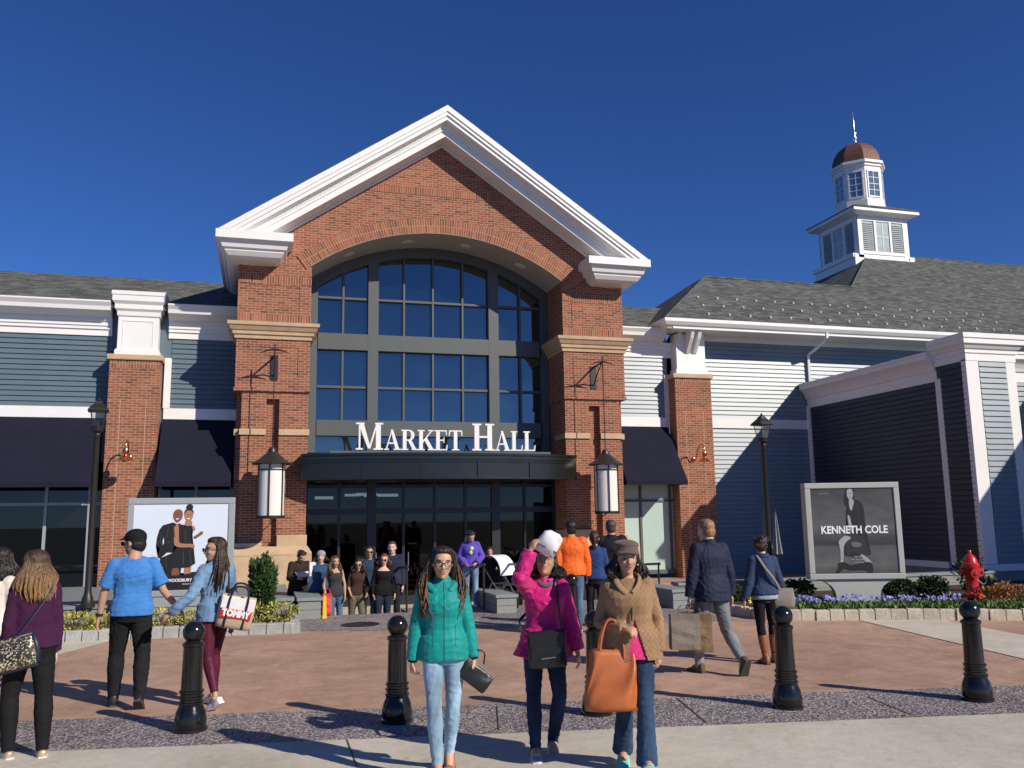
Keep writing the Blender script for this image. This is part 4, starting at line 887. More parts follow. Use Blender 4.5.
    # ---- clothing
    def top(s, name, m, z0=.86, grow=.012, sleeve=1.0, amp=.006, seed=1, flare=0, collar=None, cuff=0, mid=None, zt=1.445, sleever=0, per=.05):
        mb = MB(); f = s.sex == 'f'; B = s.b
        s.torso(z0=max(.86, z0), z1=1.425 if zt > 1.43 else zt, grow=grow, mb=mb)
        if z0 < .93 or flare:
            a, b = .172*B, .12*B
            s.rings(mb, [(z0, a+flare, b+flare, .01), (max(z0+.01, .93), a, b, .01), (1.02, .155*B, .105*B, .004)], grow+.004)
        if sleeve > 0:
            for a in (s.aR, s.aL):
                r = [x*s.k+grow+sleever for x in s.arm_r()]; S0, E, W = a
                if sleeve <= 1: W2 = E+(W-E)*(sleeve*2-1)*.98 if sleeve > .5 else None
                if sleeve > .5: mb.tube([S0+(S0-E).normalized()*.012, S0.lerp(E, .35), E, E.lerp(W2, .35), W2], [r[0], r[1], r[2]+.002, r[3], r[4]+.006+cuff], 14); mb.ellip(E, (r[2]+.002,)*3, 12, 8)
                else: e = S0.lerp(E, sleeve*2); mb.tube([S0+(S0-E).normalized()*.012, S0.lerp(e, .5), e], [r[0], r[0]+.004, r[0]+.008], 14)
                mb.ellip(S0, (r[0]*1.0,)*3, 14, 8)
            for sd, a in ((-1, s.aR), (1, s.aL)): mb.tube([s.tp(sd*.045, .018, 1.402), s.tp(sd*s.sh*.62, .014, 1.372), a[0]], [.034*s.k+grow*.5, .044*s.k+grow*.5, r[0]*.97], 12, flat=1)
        if collar:
            h, r_ = collar; n0 = s.tp(0, .018, 1.40); n1 = s.tp(0, .014, 1.40+h); mb.tube([n0, n1], [(r_+.02)*s.k, r_*s.k], 16)
        return s.finish(mb, name, m, amp=amp, seed=seed, per=per)
    def trousers(s, m, name='trousers', grow=.008, thick=1.0, flare=0, amp=.007, frac=1.08, seed=2, keep=.25, top=.98):
        mb = MB(); B = s.b
        s.torso(z0=.80, z1=1.0, grow=grow-.002, mb=mb)
        for l in (s.lR, s.lL): s.leg(mb, l, grow=grow, frac=frac, thick=thick, flare=flare)
        return s.finish(mb, name, m, amp=amp, seed=seed, keep=keep, per=.06)
    def shoes(s, m, sole=None, scale=1.0, boot=0, low=False, name='shoe'):
        k = s.k*scale
        for l, sd in ((s.lR, 'R'), (s.lL, 'L')):
            fd = s.footdir(sd); up = Vector((0, 0, 1)); sd_ = fd.cross(up).normalized(); up = sd_.cross(fd).normalized(); A = l[2]; mb = MB()
            M3 = Matrix((sd_, fd, up)).transposed()
            def P0(x, y, z): return A+M3 @ Vector((x*k, y*k, z*k))
            rr = []
            for y, w_, h0, h1 in ((-.072, .018, -.075, -.030), (-.06, .034, -.085, .02 if not low else -.015), (-.02, .040, -.085, .03 if not low else -.02), (.04, .041, -.085, -.002 if not low else -.03), (.09, .046, -.085, -.030), (.14, .048, -.085, -.045), (.175, .036, -.085, -.055), (.192, .015, -.080, -.065)):
                c0 = (h0+h1)/2; hh = (h1-h0)/2; rr.append([P0(w_*math.copysign(abs(math.cos(t))**.7, math.cos(t)), y, c0+hh*math.copysign(abs(math.sin(t))**.7, math.sin(t))) for t in [2*math.pi*j/14 for j in range(14)]])
            mb.loft(rr)
            if boot: K = l[1]; mb.tube([A-up*.03, A.lerp(K, .15), A.lerp(K, boot*.6), A.lerp(K, boot)], [.044*k, .046*k, .060*k, .064*k], 14)
            o = s.finish(mb, name, m, vox=max(.006, s.vox*.8), smooth=2)
            if sole:
                mb = MB(); rr = []
                for z in (-.088, -.068):
                    rr.append([P0(x, y, z) for x, y in [(-.03, -.072), (.03, -.072), (.042, -.02), (.044, .04), (.052, .10), (.050, .15), (.030, .19), (-.02, .195), (-.046, .16), (-.050, .10), (-.043, .04), (-.042, -.02)]])
                mb.loft(rr); q = mb.build('sole', sole, s.root); q.parent = o
    # ---- hair etc. (head coordinates: x side, -y front, z up; eyes at 0)
    def hloc(s, mb): mb.xf(s.HM)
    def hair(s, m, kind='short', L=.35, width=1.0, seed=0, vox=None, back=0, gap=0.0, wav=1.0, name='hair'):
        mb = MB(); R = random.Random(seed); f = s.sex == 'f'
        mb.ellip((0, .030, .040), (.083*width, .090, .084), 20, 12)
        mb.ellip((0, -.002, .086), (.066*width, .070, .039), 18, 10)
        mb.ellip((0, .052, -.015), (.074*width, .062, .078), 18, 10)
        st = []
        if kind in ('long', 'bob'):
            nst = 760 if s.vox < .01 else 170; th = .0030 if s.vox < .01 else .008; cl = [R.uniform(-1, 1) for _ in range(40)]
            for i in range(nst):
                a = (R.random()*2-1)*1.95; c_ = cl[int((a+2)/4*39) % 40]; x = math.sin(a); y = math.cos(a); fr_ = abs(a) > 1.15; ll = L*(R.uniform(.78, 1.04)+.06*c_)
                if kind == 'bob': ll *= .9 if fr_ else 1
                out = (1.02+.22*R.random()+.06*c_)*width*(R.uniform(.80, 1.28) if fr_ else 1); zt_ = .075+.04*R.random(); xx = x*.074*width
                if fr_ and R.random() < .5: x *= 1.04
                fwd = (-.045*R.uniform(.3, 1.5) if kind == 'long' else -.01) if fr_ else 0; ph = c_*3+R.uniform(-1, 1); ex_ = R.uniform(.035, .125)*width
                P_ = [V(x*.045, .012+y*.045, .112), V(x*.080*width, .018+y*.068, .070-.03*R.random()), V(x*.093*width, .022+y*.078, -.005), V(x*.098*out, .024+y*.086*out+fwd*.5, -.02-ll*.35), V(x*(.104 if not fr_ else .096)*out+.010*wav*math.sin(ph), .026+y*.084*out+fwd*1.25, -.02-ll*.68), V((x*.098*out if not fr_ else math.copysign(ex_, x))+.014*wav*math.sin(ph+1.6), .028+y*.078*out+fwd*1.7, -.02-ll)]
                if gap and fr_ and abs(x) > .9 and y < -.1: P_[1].y += .01
                st.append((P_, [th*.6, th*1.3, th*1.6, th*1.7, th*1.4, th*.3]))
            for i in range(22):
                a = (-1.0+2.0*i/21)*1.72; x = math.sin(a); y = math.cos(a); mb.tube([V(x*.07*width, .02+y*.055, .04), V(x*.082*width, .02+y*.068, -.03), V(x*.084*width, .024+y*.070, -.02-L*.35), V(x*.074*width, .03+y*.062, -.02-L*.8)], [.022, .024, .022, .008], 7)
        elif kind == 'tail':
            mb.ellip((0, .10, .03), (.035, .03, .035), 10, 8)
            for i in range(7): mb.tube([V(0, .10, .03), V(.01*R.uniform(-1, 1), .145, 0), V(.025*R.uniform(-1, 1), .14, -L*.5), V(.03*R.uniform(-1, 1), .11, -L)], [.018, .018, .017, .006], 7)
        elif kind == 'messy':
            for i in range(26):
                a = R.uniform(-2.4, 2.4); z = R.uniform(-.03, .1); r0 = .085; p = V(math.sin(a)*r0, .03+math.cos(a)*r0*.9, z); q = p+V(R.uniform(-.03, .03), R.uniform(-.01, .035), R.uniform(-.04, .04)); mb.tube([p*.8, p, q], [.018, .016, .006], 6)
        s.hloc(mb); o = s.finish(mb, name, m, vox=vox or s.vox, smooth=1)
        self_st = st
        me = o.data; v = getv(me); nn = getn(me); v += nn*(.003*np.sin(v[:, 0:1]*310+2*np.sin(v[:, 2:3]*22))*np.cos(v[:, 1:2]*270+1.5*np.sin(v[:, 2:3]*17))); me.vertices.foreach_set('co', v.ravel())
        if st:
            sm_ = MB()
            for P_, rs in st: q_ = spline(P_, 3); sm_.tube(q_, [rs[min(5, i//3)] for i in range(len(q_))], 4)
            sm_.xf(s.HM); m2 = bpy.data.meshes.new('st'); m2.from_pydata(sm_.v, [], sm_.f); m2.update(); bm = bmesh.new(); bm.from_mesh(me); bm.from_mesh(m2)
            for f_ in bm.faces: f_.smooth = True; f_.material_index = 0
            bm.to_mesh(me); bm.free(); bpy.data.meshes.remove(m2)
        return o
    def cap(s, m, brim=True, name='cap', flat=0, soft=False):
        mb = MB(); mb.ellip((0, .018, .060), (.088, .104, .075 if not soft else .072), 22, 12)
        mb.loft([[(math.cos(t)*.090, .016+math.sin(t)*.105, .035) for t in [2*math.pi*j/22 for j in range(22)]], [(math.cos(t)*.090, .016+math.sin(t)*.105, .075) for t in [2*math.pi*j/22 for j in range(22)]]])
        if soft: mb.ellip((0, .030, .100), (.098, .112, .040), 22, 10)
        if brim:
            rr = []
            for i in range(9):
                x = -.078+.156*i/8; c_ = math.cos((x/.078)*1.45); rr.append([(x, -.05, .045+.010*c_), (x, -.075-.085*max(0.05, c_), .030+.012*c_), (x, -.075-.085*max(0.05, c_), .036+.014*c_), (x, -.05, .060+.010*c_)])
            mb.loft(rr)
        s.hloc(mb); return s.finish(mb, name, m, vox=.006, smooth=2)
    def glasses(s, m, dark=True, lens=None, name='sunglasses'):
        mb = MB()
        for q in (-1, 1):
            cxg = q*.034
            if dark:
                pts = [(cxg+.026*math.cos(t), -.100+.010*abs(math.cos(t)) if False else -.101, .003+.020*math.sin(t)) for t in [2*math.pi*j/16 for j in range(16)]]
                mb.loft([pts, [(x, y-.004, z) for x, y, z in pts]])
            else: mb.tube([(cxg+.025*math.cos(t), -.102, .001+.019*math.sin(t)) for t in [2*math.pi*j/18 for j in range(19)]], .0022, 6)
            mb.tube([(q*.058, -.099, .008), (q*.078, -.05, .008), (q*.080, .01, .004)], .0028, 6)
        mb.tube([(-.010, -.103, .006), (.010, -.103, .006)], .003, 6); s.hloc(mb)
        o = mb.build(name, m, s.root); return o
    def tubes(s, name, m, pts, r, seg=8, flat=1, n=6, smooth=True):
        p = spline(pts, n); mb = MB().tube(p, r if not hasattr(r, '__len__') else [r[min(len(r)-1, int(i/len(p)*len(r)))] for i in range(len(p))], seg, flat=flat); return mb.build(name, m, s.root, smooth=smooth)
    def W(s, v): return s.root.matrix_basis @ Vector(v)
M['skinA'] = skinmat('skin_tan', (.50, .29, .19)); M['skinB'] = skinmat('skin_light', (.62, .40, .30)); M['skinC'] = skinmat('skin_olive', (.46, .27, .17)); M['skinBeard'] = skinmat('skin_bearded', (.48, .28, .19), beard=(.05, .032, .022))
HB = hairmat('black_hair', (.014, .010, .009)); HDB = hairmat('dark_brown_hair', (.035, .018, .010)); HBR = hairmat('brown_hair', (.075, .036, .018))
HGOLD = hairmat('highlighted_hair', (.05, .026, .014), (.26, .15, .065), 1.36, 1.60); HTEAL = hairmat('ombre_hair', (.020, .011, .008), (.16, .066, .028), 1.20, 1.50); HAU = hairmat('auburn_hair', (.12, .04, .02)); HBLONDE = hairmat('sandy_hair', (.26, .15, .075))
leatherB = mat('black_leather', (.014, .014, .015), .35, var=.1, bump=.002, bscale=30); leatherT = mat('tan_leather', (.44, .125, .035), .35, var=.08, vscale=6, bump=.002, bscale=15)
soleW = mat('white_sole', (.75, .74, .72), .6); soleD = mat('dark_sole', (.05, .045, .04), .8)
def bag_place(o, P_, rz=0): o.location = P_; o.rotation_euler = (0, 0, rz)
def G(px, py): return gz(px, py, 0)
# ---- 1 purple sweater woman, back to the camera, far left
a = Person('woman in a purple sweater and black trousers seen from behind at the far left edge', G(24, 757), 203, 1.66, vox=.009, skin=M['skinB'], build=1.06,
           pose=dict(armL=((.16, .05, -1), (-.02, -.12, -1)), armR=((-.15, .02, -1), (-.02, -.10, -1)), legL=((.10, -.16, -1), (-.02, .10, -1)), legR=((-.06, .10, -1), (0, .16, -1)), head=(22, 8, 0)))
a.top('sweater', cloth('plum_knit', (.050, .014, .045), .95), z0=.88, grow=.018, amp=.006, seed=3, collar=(.03, .066)); a.trousers(cloth('black_trousers', (.012, .012, .013)), grow=.012, amp=.004); a.shoes(mat('gold_leather', (.62, .48, .30), .35, metal=.5), soleW, low=True)
a.hair(HGOLD, 'long', L=.27, width=1.12, seed=5, wav=1.6)
P1 = a
# ---- 2 cream jumper person, mostly hidden behind the purple one
a = Person('person in a cream jumper and flowered leggings half hidden behind the purple sweater', G(-12, 724)+V(0, 0, 0), 150, 1.66, vox=.010, skin=M['skinA'], pose=dict(legL=((.05, -.2, -1), (0, .15, -1)), legR=((-.02, .14, -1), (0, .3, -1)), armR=((-.25, -.05, -1), (-.1, -.3, -1)), head=(40, 12, 0)))
a.top('jumper', cloth('cream_knit', (.72, .62, .56), .95), z0=.84, grow=.02, amp=.005)
flo = cloth('flowered_leggings', (.02, .02, .02)); nt = flo.node_tree; vb = N(nt, 'ShaderNodeTexVoronoi', i_Scale=26.0); rb = ramp(nt, [(0, (.012, .012, .012)), (.45, (.55, .05, .04)), (.6, (.65, .42, .08)), (.75, (.15, .2, .07)), (1, (.6, .5, .45))]); rb.color_ramp.interpolation = 'CONSTANT'
sp = N(nt, 'ShaderNodeSeparateColor'); nt.links.new(vb.outputs['Color'], sp.inputs[0]); nt.links.new(sp.outputs[0], rb.inputs[0]); nt.links.new(rb.outputs[0], nt.nodes['Principled BSDF'].inputs['Base Color'])
a.trousers(flo); a.shoes(leatherB, boot=.3); a.hair(HB, 'long', L=.18)
# ---- 3 man in blue T-shirt
a = Person('bearded man in a bright blue T-shirt, black jeans and black cap walking away, holding hands', G(127, 706), 182, 1.80, 'm', skin=M['skinBeard'], vox=.009, build=1.05,
           pose=dict(armL=((.34, -.06, -1), (.16, -.18, -1)), armR=((-.42, -.02, -1), (-.78, -.35, -1)), legL=((.10, -.20, -1), (.02, .06, -1)), legR=((-.08, .12, -1), (-.02, .50, -1)), head=(55, 4, 0), upR=.03, pitchR=38))
a.top('t_shirt', cloth('blue_jersey', (.05, .205, .53), .9), z0=.86, grow=.020, sleeve=.40, amp=.009, seed=4, sleever=.000); a.trousers(cloth('black_jeans', (.014, .014, .016)), grow=.012, amp=.007, thick=1.08, keep=.5); a.shoes(leatherB, soleD)
a.hair(HB, 'short', width=.98); a.cap(cloth('black_cap_cloth', (.012, .012, .014))); a.glasses(mat('dark_lens', (.01, .012, .015), .08))
a.tubes('watch', leatherB, [a.aL[2].lerp(a.aL[1], .08)-V(0, 0, .002), a.aL[2].lerp(a.aL[1], .08)+V(0, 0, .028)], .036, 14)
P3 = a
# ---- 4 woman in denim shirt
lens = mat('green_lens', (.01, .03, .025), .06)
a = Person('long haired woman in a denim shirt, burgundy leggings and sunglasses looking back, hand in hand', G(211, 707), 212, 1.70, skin=M['skinA'], vox=.009,
           pose=dict(armR=((-.12, .10, -1), (-.1, -.1, -1)), armL=((.50, -.05, -1), (.60, -.50, -.62)), legR=((.02, -.26, -1), (.0, .04, -1)), legL=((.0, .14, -1), (0, .48, -1)), head=(80, 3, 0), upL=.05, pitchL=28))
a.top('denim_shirt', cloth('pale_denim', (.13, .225, .35), .9, 'denim'), z0=.84, grow=.018, amp=.007, seed=6, collar=(.05, .058), sleever=.006); a.trousers(cloth('burgundy_leggings', (.085, .012, .030), .5, sheen=.3), grow=.002, amp=.002, name='leggings', frac=.88); a.shoes(mat('white_canvas', (.75, .75, .75), .7), soleW, low=True)
a.hair(HDB, 'long', L=.42, seed=9, wav=1.0); a.glasses(lens)
P4 = a
# ---- far group walking up from the sunken court
def far(label, px, d, z, H, face, sex='f', **kw):
    P_ = gy(px, 560, d); kw.setdefault('build', 1.04); return Person(label, V(P_.x, d, z), face, H, sex, vox=.012, hands=True, **kw)
zc = -.444
a = far('man in a dark brown coat reading a sheet of paper behind the grey planter wall', 299, 19.5, -.42, 1.68, 15, 'm', skin=M['skinA'], pose=dict(armR=((-.25, -.25, -1), (.45, -.85, .0)), armL=((.25, -.25, -1), (-.35, -.9, .0)), head=(10, 28, 0), lean=8))
a.top('coat', cloth('dark_coat', (.035, .024, .020)), z0=.62, grow=.03, flare=.03); a.trousers(cloth('t', (.02, .02, .02))); a.shoes(leatherB); a.hair(HB, 'messy'); PPAPER = a
a = far('person in a blue jacket and pale grey knitted hat beside the man reading', 321, 18.7, zc, 1.68, -10, 'f', skin=M['skinB'])
a.top('jacket', cloth('blue_jacket', (.03, .07, .16)), grow=.025); a.trousers(cloth('t2', (.05, .05, .06))); a.shoes(leatherB); a.cap(cloth('grey_knit', (.30, .30, .32)), brim=False, name='knitted_hat'); a.hair(HDB, 'bob', L=.06); PKNIT = a
a = far('brown haired woman in a dark grey camisole and jeans climbing the steps', 336, 18.1, zc, 1.62, 5, skin=M['skinA'], pose=dict(side=-3, head=(14, 6, 4), armR=((-.30, .1, -1), (.1, -.5, -.8)), armL=((.25, -.1, -1), (0, -.3, -1)), legR=((-.04, -.3, -1), (0, .1, -1)), legL=((.03, .1, -1), (0, .4, -1))))
a.top('camisole', cloth('charcoal_top', (.04, .04, .042)), z0=.84, grow=.010, sleeve=0, zt=1.345); a.trousers(cloth('mid_jeans', (.07, .13, .22), kind='denim')); a.shoes(leatherB); a.hair(HBR, 'long', L=.24); PCAM = a
a = far('short woman in a brown blouse and olive trousers between the camisole and the black jumper', 357, 18.2, zc, 1.55, 5, skin=M['skinA'], pose=dict(side=3, head=(-10, 12, -4), armR=((-.28, 0, -1), (.2, -.5, -.8)), armL=((.3, -.2, -1), (-.2, -.7, -.6)), legL=((.04, -.3, -1), (0, .1, -1)), legR=((-.03, .1, -1), (0, .4, -1))))
a.top('blouse', cloth('brown_blouse', (.045, .028, .022)), z0=.88, grow=.012, sleeve=.6); a.trousers(cloth('olive_trousers', (.13, .11, .065)), thick=1.15, flare=.02); a.shoes(leatherB); a.hair(HB, 'long', L=.14); a.glasses(leatherB)
a = far('man in a blue hooded top and dark glasses behind the brown blouse', 369, 19.2, zc, 1.74, 0, 'm', skin=M['skinA'], pose=dict(armL=((.3, -.2, -1), (.1, -.8, -.3))))
a.top('hooded_top', cloth('blue_hoodie', (.03, .05, .09)), grow=.028); a.trousers(cloth('t3', (.02, .022, .03))); a.shoes(leatherB); a.hair(HB, 'messy'); a.glasses(leatherB)
a = far('woman in a black scoop neck jumper, sunglasses and jeans on the steps', 383, 17.95, zc, 1.62, 0, skin=M['skinB'], build=1.1, pose=dict(head=(-12, 5, 0), side=2, armR=((-.34, 0, -1), (.05, -.2, -1)), armL=((.3, .1, -1), (.05, -.3, -1)), legR=((-.04, -.25, -1), (0, .08, -1))))
a.top('jumper', cloth('black_jumper', (.010, .010, .011)), z0=.82, grow=.016, zt=1.37); a.trousers(cloth('dark_jeans', (.018, .028, .05), kind='denim')); a.shoes(leatherB); a.hair(HAU, 'bob', L=.10); a.glasses(leatherB)
a = far('tall brown haired man in a navy top just behind the black jumper', 392, 18.9, zc, 1.84, -15, 'm', skin=M['skinB'], build=1.08)
a.top('jacket', cloth('navy_top', (.022, .03, .055)), grow=.03); a.trousers(cloth('t4', (.02, .02, .022))); a.shoes(leatherB); a.hair(HBR, 'short')
# ---- 12 purple hoodie
g = G(471, 607)
a = Person('person in a purple hooded top with lime green print by the entrance doors', g, -15, 1.62, skin=M['skinA'], vox=.012, pose=dict(armR=((-.4, 0, -.9), (.45, -.6, -.5)), armL=((.4, 0, -.9), (-.45, -.6, -.5)), head=(15, 30, 0), lean=5, curlR=1.0, curlL=1.0))
pm = cloth('purple_fleece', (.10, .06, .42)); a.top('hooded_top', pm, z0=.86, grow=.035, amp=.006, collar=(.06, .07)); a.trousers(cloth('pale_jeans', (.16, .25, .36), kind='denim')); a.shoes(mat('white_trainer', (.7, .7, .7), .6)); a.hair(HB, 'messy', width=1.0)
mb = MB().ellip(a.tp(.01, -.145, 1.22), (.045, .016, .06), 10, 8).ellip(a.tp(.03, -.145, 1.29), (.04, .014, .045), 10, 8); mb.build('print', mat('lime_print', (.55, .85, .12), .7), a.root, smooth=True); P12 = a
g = gy(489, 580, 18.6)
a = Person('child in a dark coat with pink trim standing between the purple top and the pushchair', V(g.x, 18.45, 0), -30, 1.25, skin=M['skinA'], vox=.013, pose=dict(armL=((.3, -.3, -.9), (.2, -.9, -.1)), head=(0, 15, 0)))
a.top('coat', cloth('childs_coat', (.02, .018, .022)), z0=.7, grow=.03, flare=.03); a.trousers(cloth('t5', (.015, .015, .016))); a.shoes(leatherB); a.hair(HB, 'messy'); a.tubes('scarf', cloth('pink_scarf', (.75, .12, .25)), [a.tp(-.07, -.04, 1.40), a.tp(0, -.09, 1.37), a.tp(.07, -.04, 1.40), a.tp(.0, .06, 1.42), a.tp(-.07, -.04, 1.40)], .028, 8)
# ---- 13 teal jacket woman
zipc = (.006, .03, .03)
a = Person('woman in a teal zipped jacket, glasses and pale blue jeans walking towards the camera', gz(444, 779), -10, 1.63, skin=skinmat('skin_teal', (.56, .34, .23)), vox=.0075, build=.98,
           pose=dict(armR=((-.22, .03, -1), (-.10, .0, -1)), armL=((.22, .03, -1), (.16, -.10, -1)), legR=((.03, -.26, -1), (.05, .06, -1)), legL=((-.03, .10, -1), (-.07, .42, -1)), head=(4, 3, 4), curlR=1.35, curlL=1.2, upL=.06, pitchL=28, side=-1.5, yawR=4, yawL=-2))
a.top('jacket', cloth('teal_softshell', (.0, .26, .235), .6, extra=[(0, .0035, .80, 1.36, zipc, -1), (-.085, .0022, .90, 1.05, zipc, -1), (.085, .0022, .90, 1.05, zipc, -1)], fold=.014), z0=.83, grow=.017, amp=.0060, seed=11, collar=(.055, .062), sleever=.004, per=.06)
a.trousers(cloth('pale_wash_jeans', (.25, .38, .50), .85, 'denim'), grow=.003, amp=.0045, name='jeans', thick=.98, frac=1.10); a.shoes(mat('tan_suede', (.36, .15, .07), .8), soleD)
a.hair(HTEAL, 'long', L=.36, seed=21, width=1.18, gap=1, wav=1.8, vox=.0075); a.glasses(mat('thin_frame', (.01, .01, .01), .3), dark=False, name='glasses')
mb = MB(); 
for sd, ar in ((-1, a.aR), (1, a.aL)): mb.tube([ar[2].lerp(ar[1], .05), ar[2].lerp(ar[1], -.03)], .035, 14)
mb.build('cuff', cloth('dark_cuff', (.01, .02, .02)), a.root, smooth=True); P13 = a
# hood lying on shoulders
mb = MB(); mb.tube(spline([a.tp(-.05, -.075, 1.335), a.tp(-.105, -.015, 1.395), a.tp(-.07, .085, 1.43), a.tp(.07, .085, 1.43), a.tp(.105, -.015, 1.395), a.tp(.05, -.075, 1.335)], 6), .032, 10); a.finish(mb, 'hood', bpy.data.materials['teal_softshell'], vox=.008, smooth=2)
# ---- 14 pink jacket woman shading her eyes
a = Person('woman in a long pink jacket shading her raised face with a white cap', gz(546, 757), -16, 1.62, skin=M['skinC'], vox=.0075, build=1.0,
           pose=dict(armR=((-.22, -.85, .30), (.42, .22, 1)), armL=((.26, .04, -1), (.22, -.10, -1)), legR=((-.02, -.14, -1), (.02, .04, -1)), legL=((.09, -.06, -1), (-.16, .34, -1)), pitchL=24, side=2, head=(-8, -22, 0), curlR=.9, curlL=.6, palmR=(.5, .5, -.2), yawR=2, yawL=4, upL=.01))
a.top('jacket', cloth('magenta_shell', (.50, .008, .155), .55, fold=.016), z0=.80, grow=.026, amp=.0085, seed=14, flare=.055, sleever=.010, per=.07, collar=(.045, .068))
a.trousers(cloth('indigo_jeans', (.018, .03, .07), .85, 'denim'), grow=.006, amp=.006, name='jeans', thick=.98, frac=1.17); a.shoes(mat('silver_trainer', (.45, .46, .48), .35, metal=.3), soleW)
a.hair(HB, 'bob', L=.11, seed=3, width=1.05, vox=.0085)
mb = MB().tube(spline([a.tp(-.055, -.045, 1.405), a.tp(-.01, -.085, 1.375), a.tp(.055, -.070, 1.39), a.tp(.088, .01, 1.425), a.tp(.04, .085, 1.445)], 6), [.017]*25, 8, flat=.8); mb.build('collar', cloth('grey_lining', (.10, .10, .12)), a.root, smooth=True)
mb = MB().tube(spline([a.tp(.03, -.060, 1.415), a.tp(.07, -.025, 1.43), a.tp(.078, .03, 1.45), a.tp(.03, .085, 1.465)], 6), [.014]*19, 8, flat=.8); mb.build('hood_lining', cloth('bright_pink', (.75, .02, .42)), a.root, smooth=True)
P14 = a
# ---- 18 tan quilted jacket woman
a = Person('woman in a tan quilted jacket, brown cap and flared jeans carrying an orange tote', gz(636, 772), -18, 1.64, skin=skinmat('skin_tanjacket', (.50, .29, .19), lip=(.32, .07, .07)), vox=.0075, build=1.16,
           pose=dict(armR=((-.30, .06, -1), (.62, -.62, -.10)), armL=((.32, .08, -1), (-.02, -.30, -1)), legR=((.06, .08, -1), (-.04, .46, -1)), legL=((-.02, -.30, -1), (.0, .08, -1)), head=(6, 0, 3), curlR=1.2, curlL=.9, upR=.06, pitchR=30, side=-2, yawR=-6, yawL=2, palmR=(.3, .2, -1)))
a.top('quilted_jacket', cloth('tan_quilt', (.30, .175, .085), .7, 'quilt', fold=.006), z0=.80, grow=.018, amp=.0045, seed=19, flare=.02, sleever=.000)
a.trousers(cloth('flared_jeans', (.028, .055, .105), .85, 'denim'), grow=.004, amp=.005, name='jeans', thick=.92, flare=.045, frac=1.13); a.shoes(mat('teal_trainer', (.15, .55, .50), .5), soleW)
a.hair(HB, 'bob', L=.16, seed=7, width=1.03, vox=.0085); a.cap(cloth('brown_cap_cloth', (.12, .085, .07), .9), soft=True)
jk = [o for o in C.objects if o.parent == a.root and o.name.startswith('quilted_jacket')][0]
bm = bmesh.new(); bm.from_mesh(jk.data); k_ = a.k
def in_gap(c): return c.y < -.02 and .78*k_ < c.z < 1.11*k_ and .014-.20*(1.11*k_-c.z) < c.x < .020+.28*(1.11*k_-c.z)
gap = [f for f in bm.faces if in_gap(f.calc_center_median())]
b2 = bmesh.new(); vm = {}
for f in gap:
    vs_ = []
    for v in f.verts:
        if v.index not in vm: vm[v.index] = b2.verts.new(v.co-v.normal*.014)
        vs_.append(vm[v.index])
    b2.faces.new(vs_).smooth = True
bmesh.ops.delete(bm, geom=gap, context='FACES'); bm.to_mesh(jk.data); bm.free()
me = bpy.data.meshes.new('pink_shirt'); b2.to_mesh(me); b2.free(); me.materials.append(cloth('pink_jersey', (.70, .04, .19), .85)); o = bpy.data.objects.new('pink_shirt', me); C.objects.link(o); o.parent = a.root
mb = MB()
for q in (-1, 1): mb.tube(spline([a.tp(q*.02, -.135, 1.30), a.tp(q*.075, -.10, 1.36), a.tp(q*.09, -.02, 1.425), a.tp(q*.03, .06, 1.45)], 5), [.026]*16, 8, flat=.5)
a.finish(mb, 'collar', cloth('tan_collar', (.30, .18, .09), .7), vox=.007, smooth=1); mb = MB().tube(spline([a.tp(.012, -.148, 1.26), a.tp(.005, -.15, 1.18), a.tp(0, -.142, 1.10)], 4), .006, 8); mb.build('zip', mat('dark_zip', (.02, .015, .01), .5), a.root)
mb = MB().ellip(a.HM @ V(.080, -.005, -.042), (.008,)*3, 8, 6).ellip(a.HM @ V(-.080, -.005, -.042), (.008,)*3, 8, 6); mb.build('earring', mat('pearl', (.8, .75, .65), .2), a.root, smooth=True)
P18 = a
# ---- 15-17 walking towards the doors
a = Person('man in a bright orange jacket and blue jeans walking away towards the entrance', gz(573, 634), 165, 1.79, 'm', skin=M['skinA'], vox=.011, build=1.05, pose=dict(legR=((-.04, -.22, -1), (0, .04, -1)), legL=((.06, .12, -1), (0, .5, -1)), armR=((-.24, -.15, -1), (-.05, -.3, -1)), armL=((.2, .15, -1), (.1, -.2, -1)), upL=.06, pitchL=30, head=(15, 0, 0)))
a.top('jacket', cloth('orange_shell', (.80, .13, .012), .6, fold=.014), z0=.86, grow=.030, amp=.006, seed=31, sleever=.01, collar=(.06, .066)); a.trousers(cloth('blue_jeans', (.06, .12, .22), kind='denim'), grow=.014, thick=1.08, amp=.007, name='jeans'); a.shoes(leatherB, soleW); a.hair(HB, 'short')
a = Person('woman in a royal blue hooded jacket with dark hair beside the orange jacket, from behind', gz(597, 632), 160, 1.62, skin=M['skinB'], vox=.012, pose=dict(armR=((-.2, .0, -1), (-.05, -.3, -1)), legL=((.03, -.1, -1), (0, .1, -1)), legR=((-.03, .12, -1), (0, .3, -1))))
a.top('hooded_jacket', cloth('royal_blue', (.02, .05, .16), .7), z0=.88, grow=.026, amp=.007, collar=(.05, .08)); a.trousers(cloth('t6', (.018, .018, .024))); a.shoes(leatherB); a.hair(HDB, 'tail', L=.2)
a = Person('broad man in a black jacket with cropped grey hair walking towards the doors', gz(614, 627), 165, 1.80, 'm', skin=M['skinA'], vox=.012, build=1.12)
a.top('jacket', cloth('black_jacket', (.014, .014, .016), .75), z0=.84, grow=.034, amp=.007, collar=(.05, .066), sleever=.01); a.trousers(cloth('t7', (.015, .015, .018)), thick=1.05); a.shoes(leatherB); a.hair(hairmat('grey_black_hair', (.05, .045, .042)), 'short', width=.97)
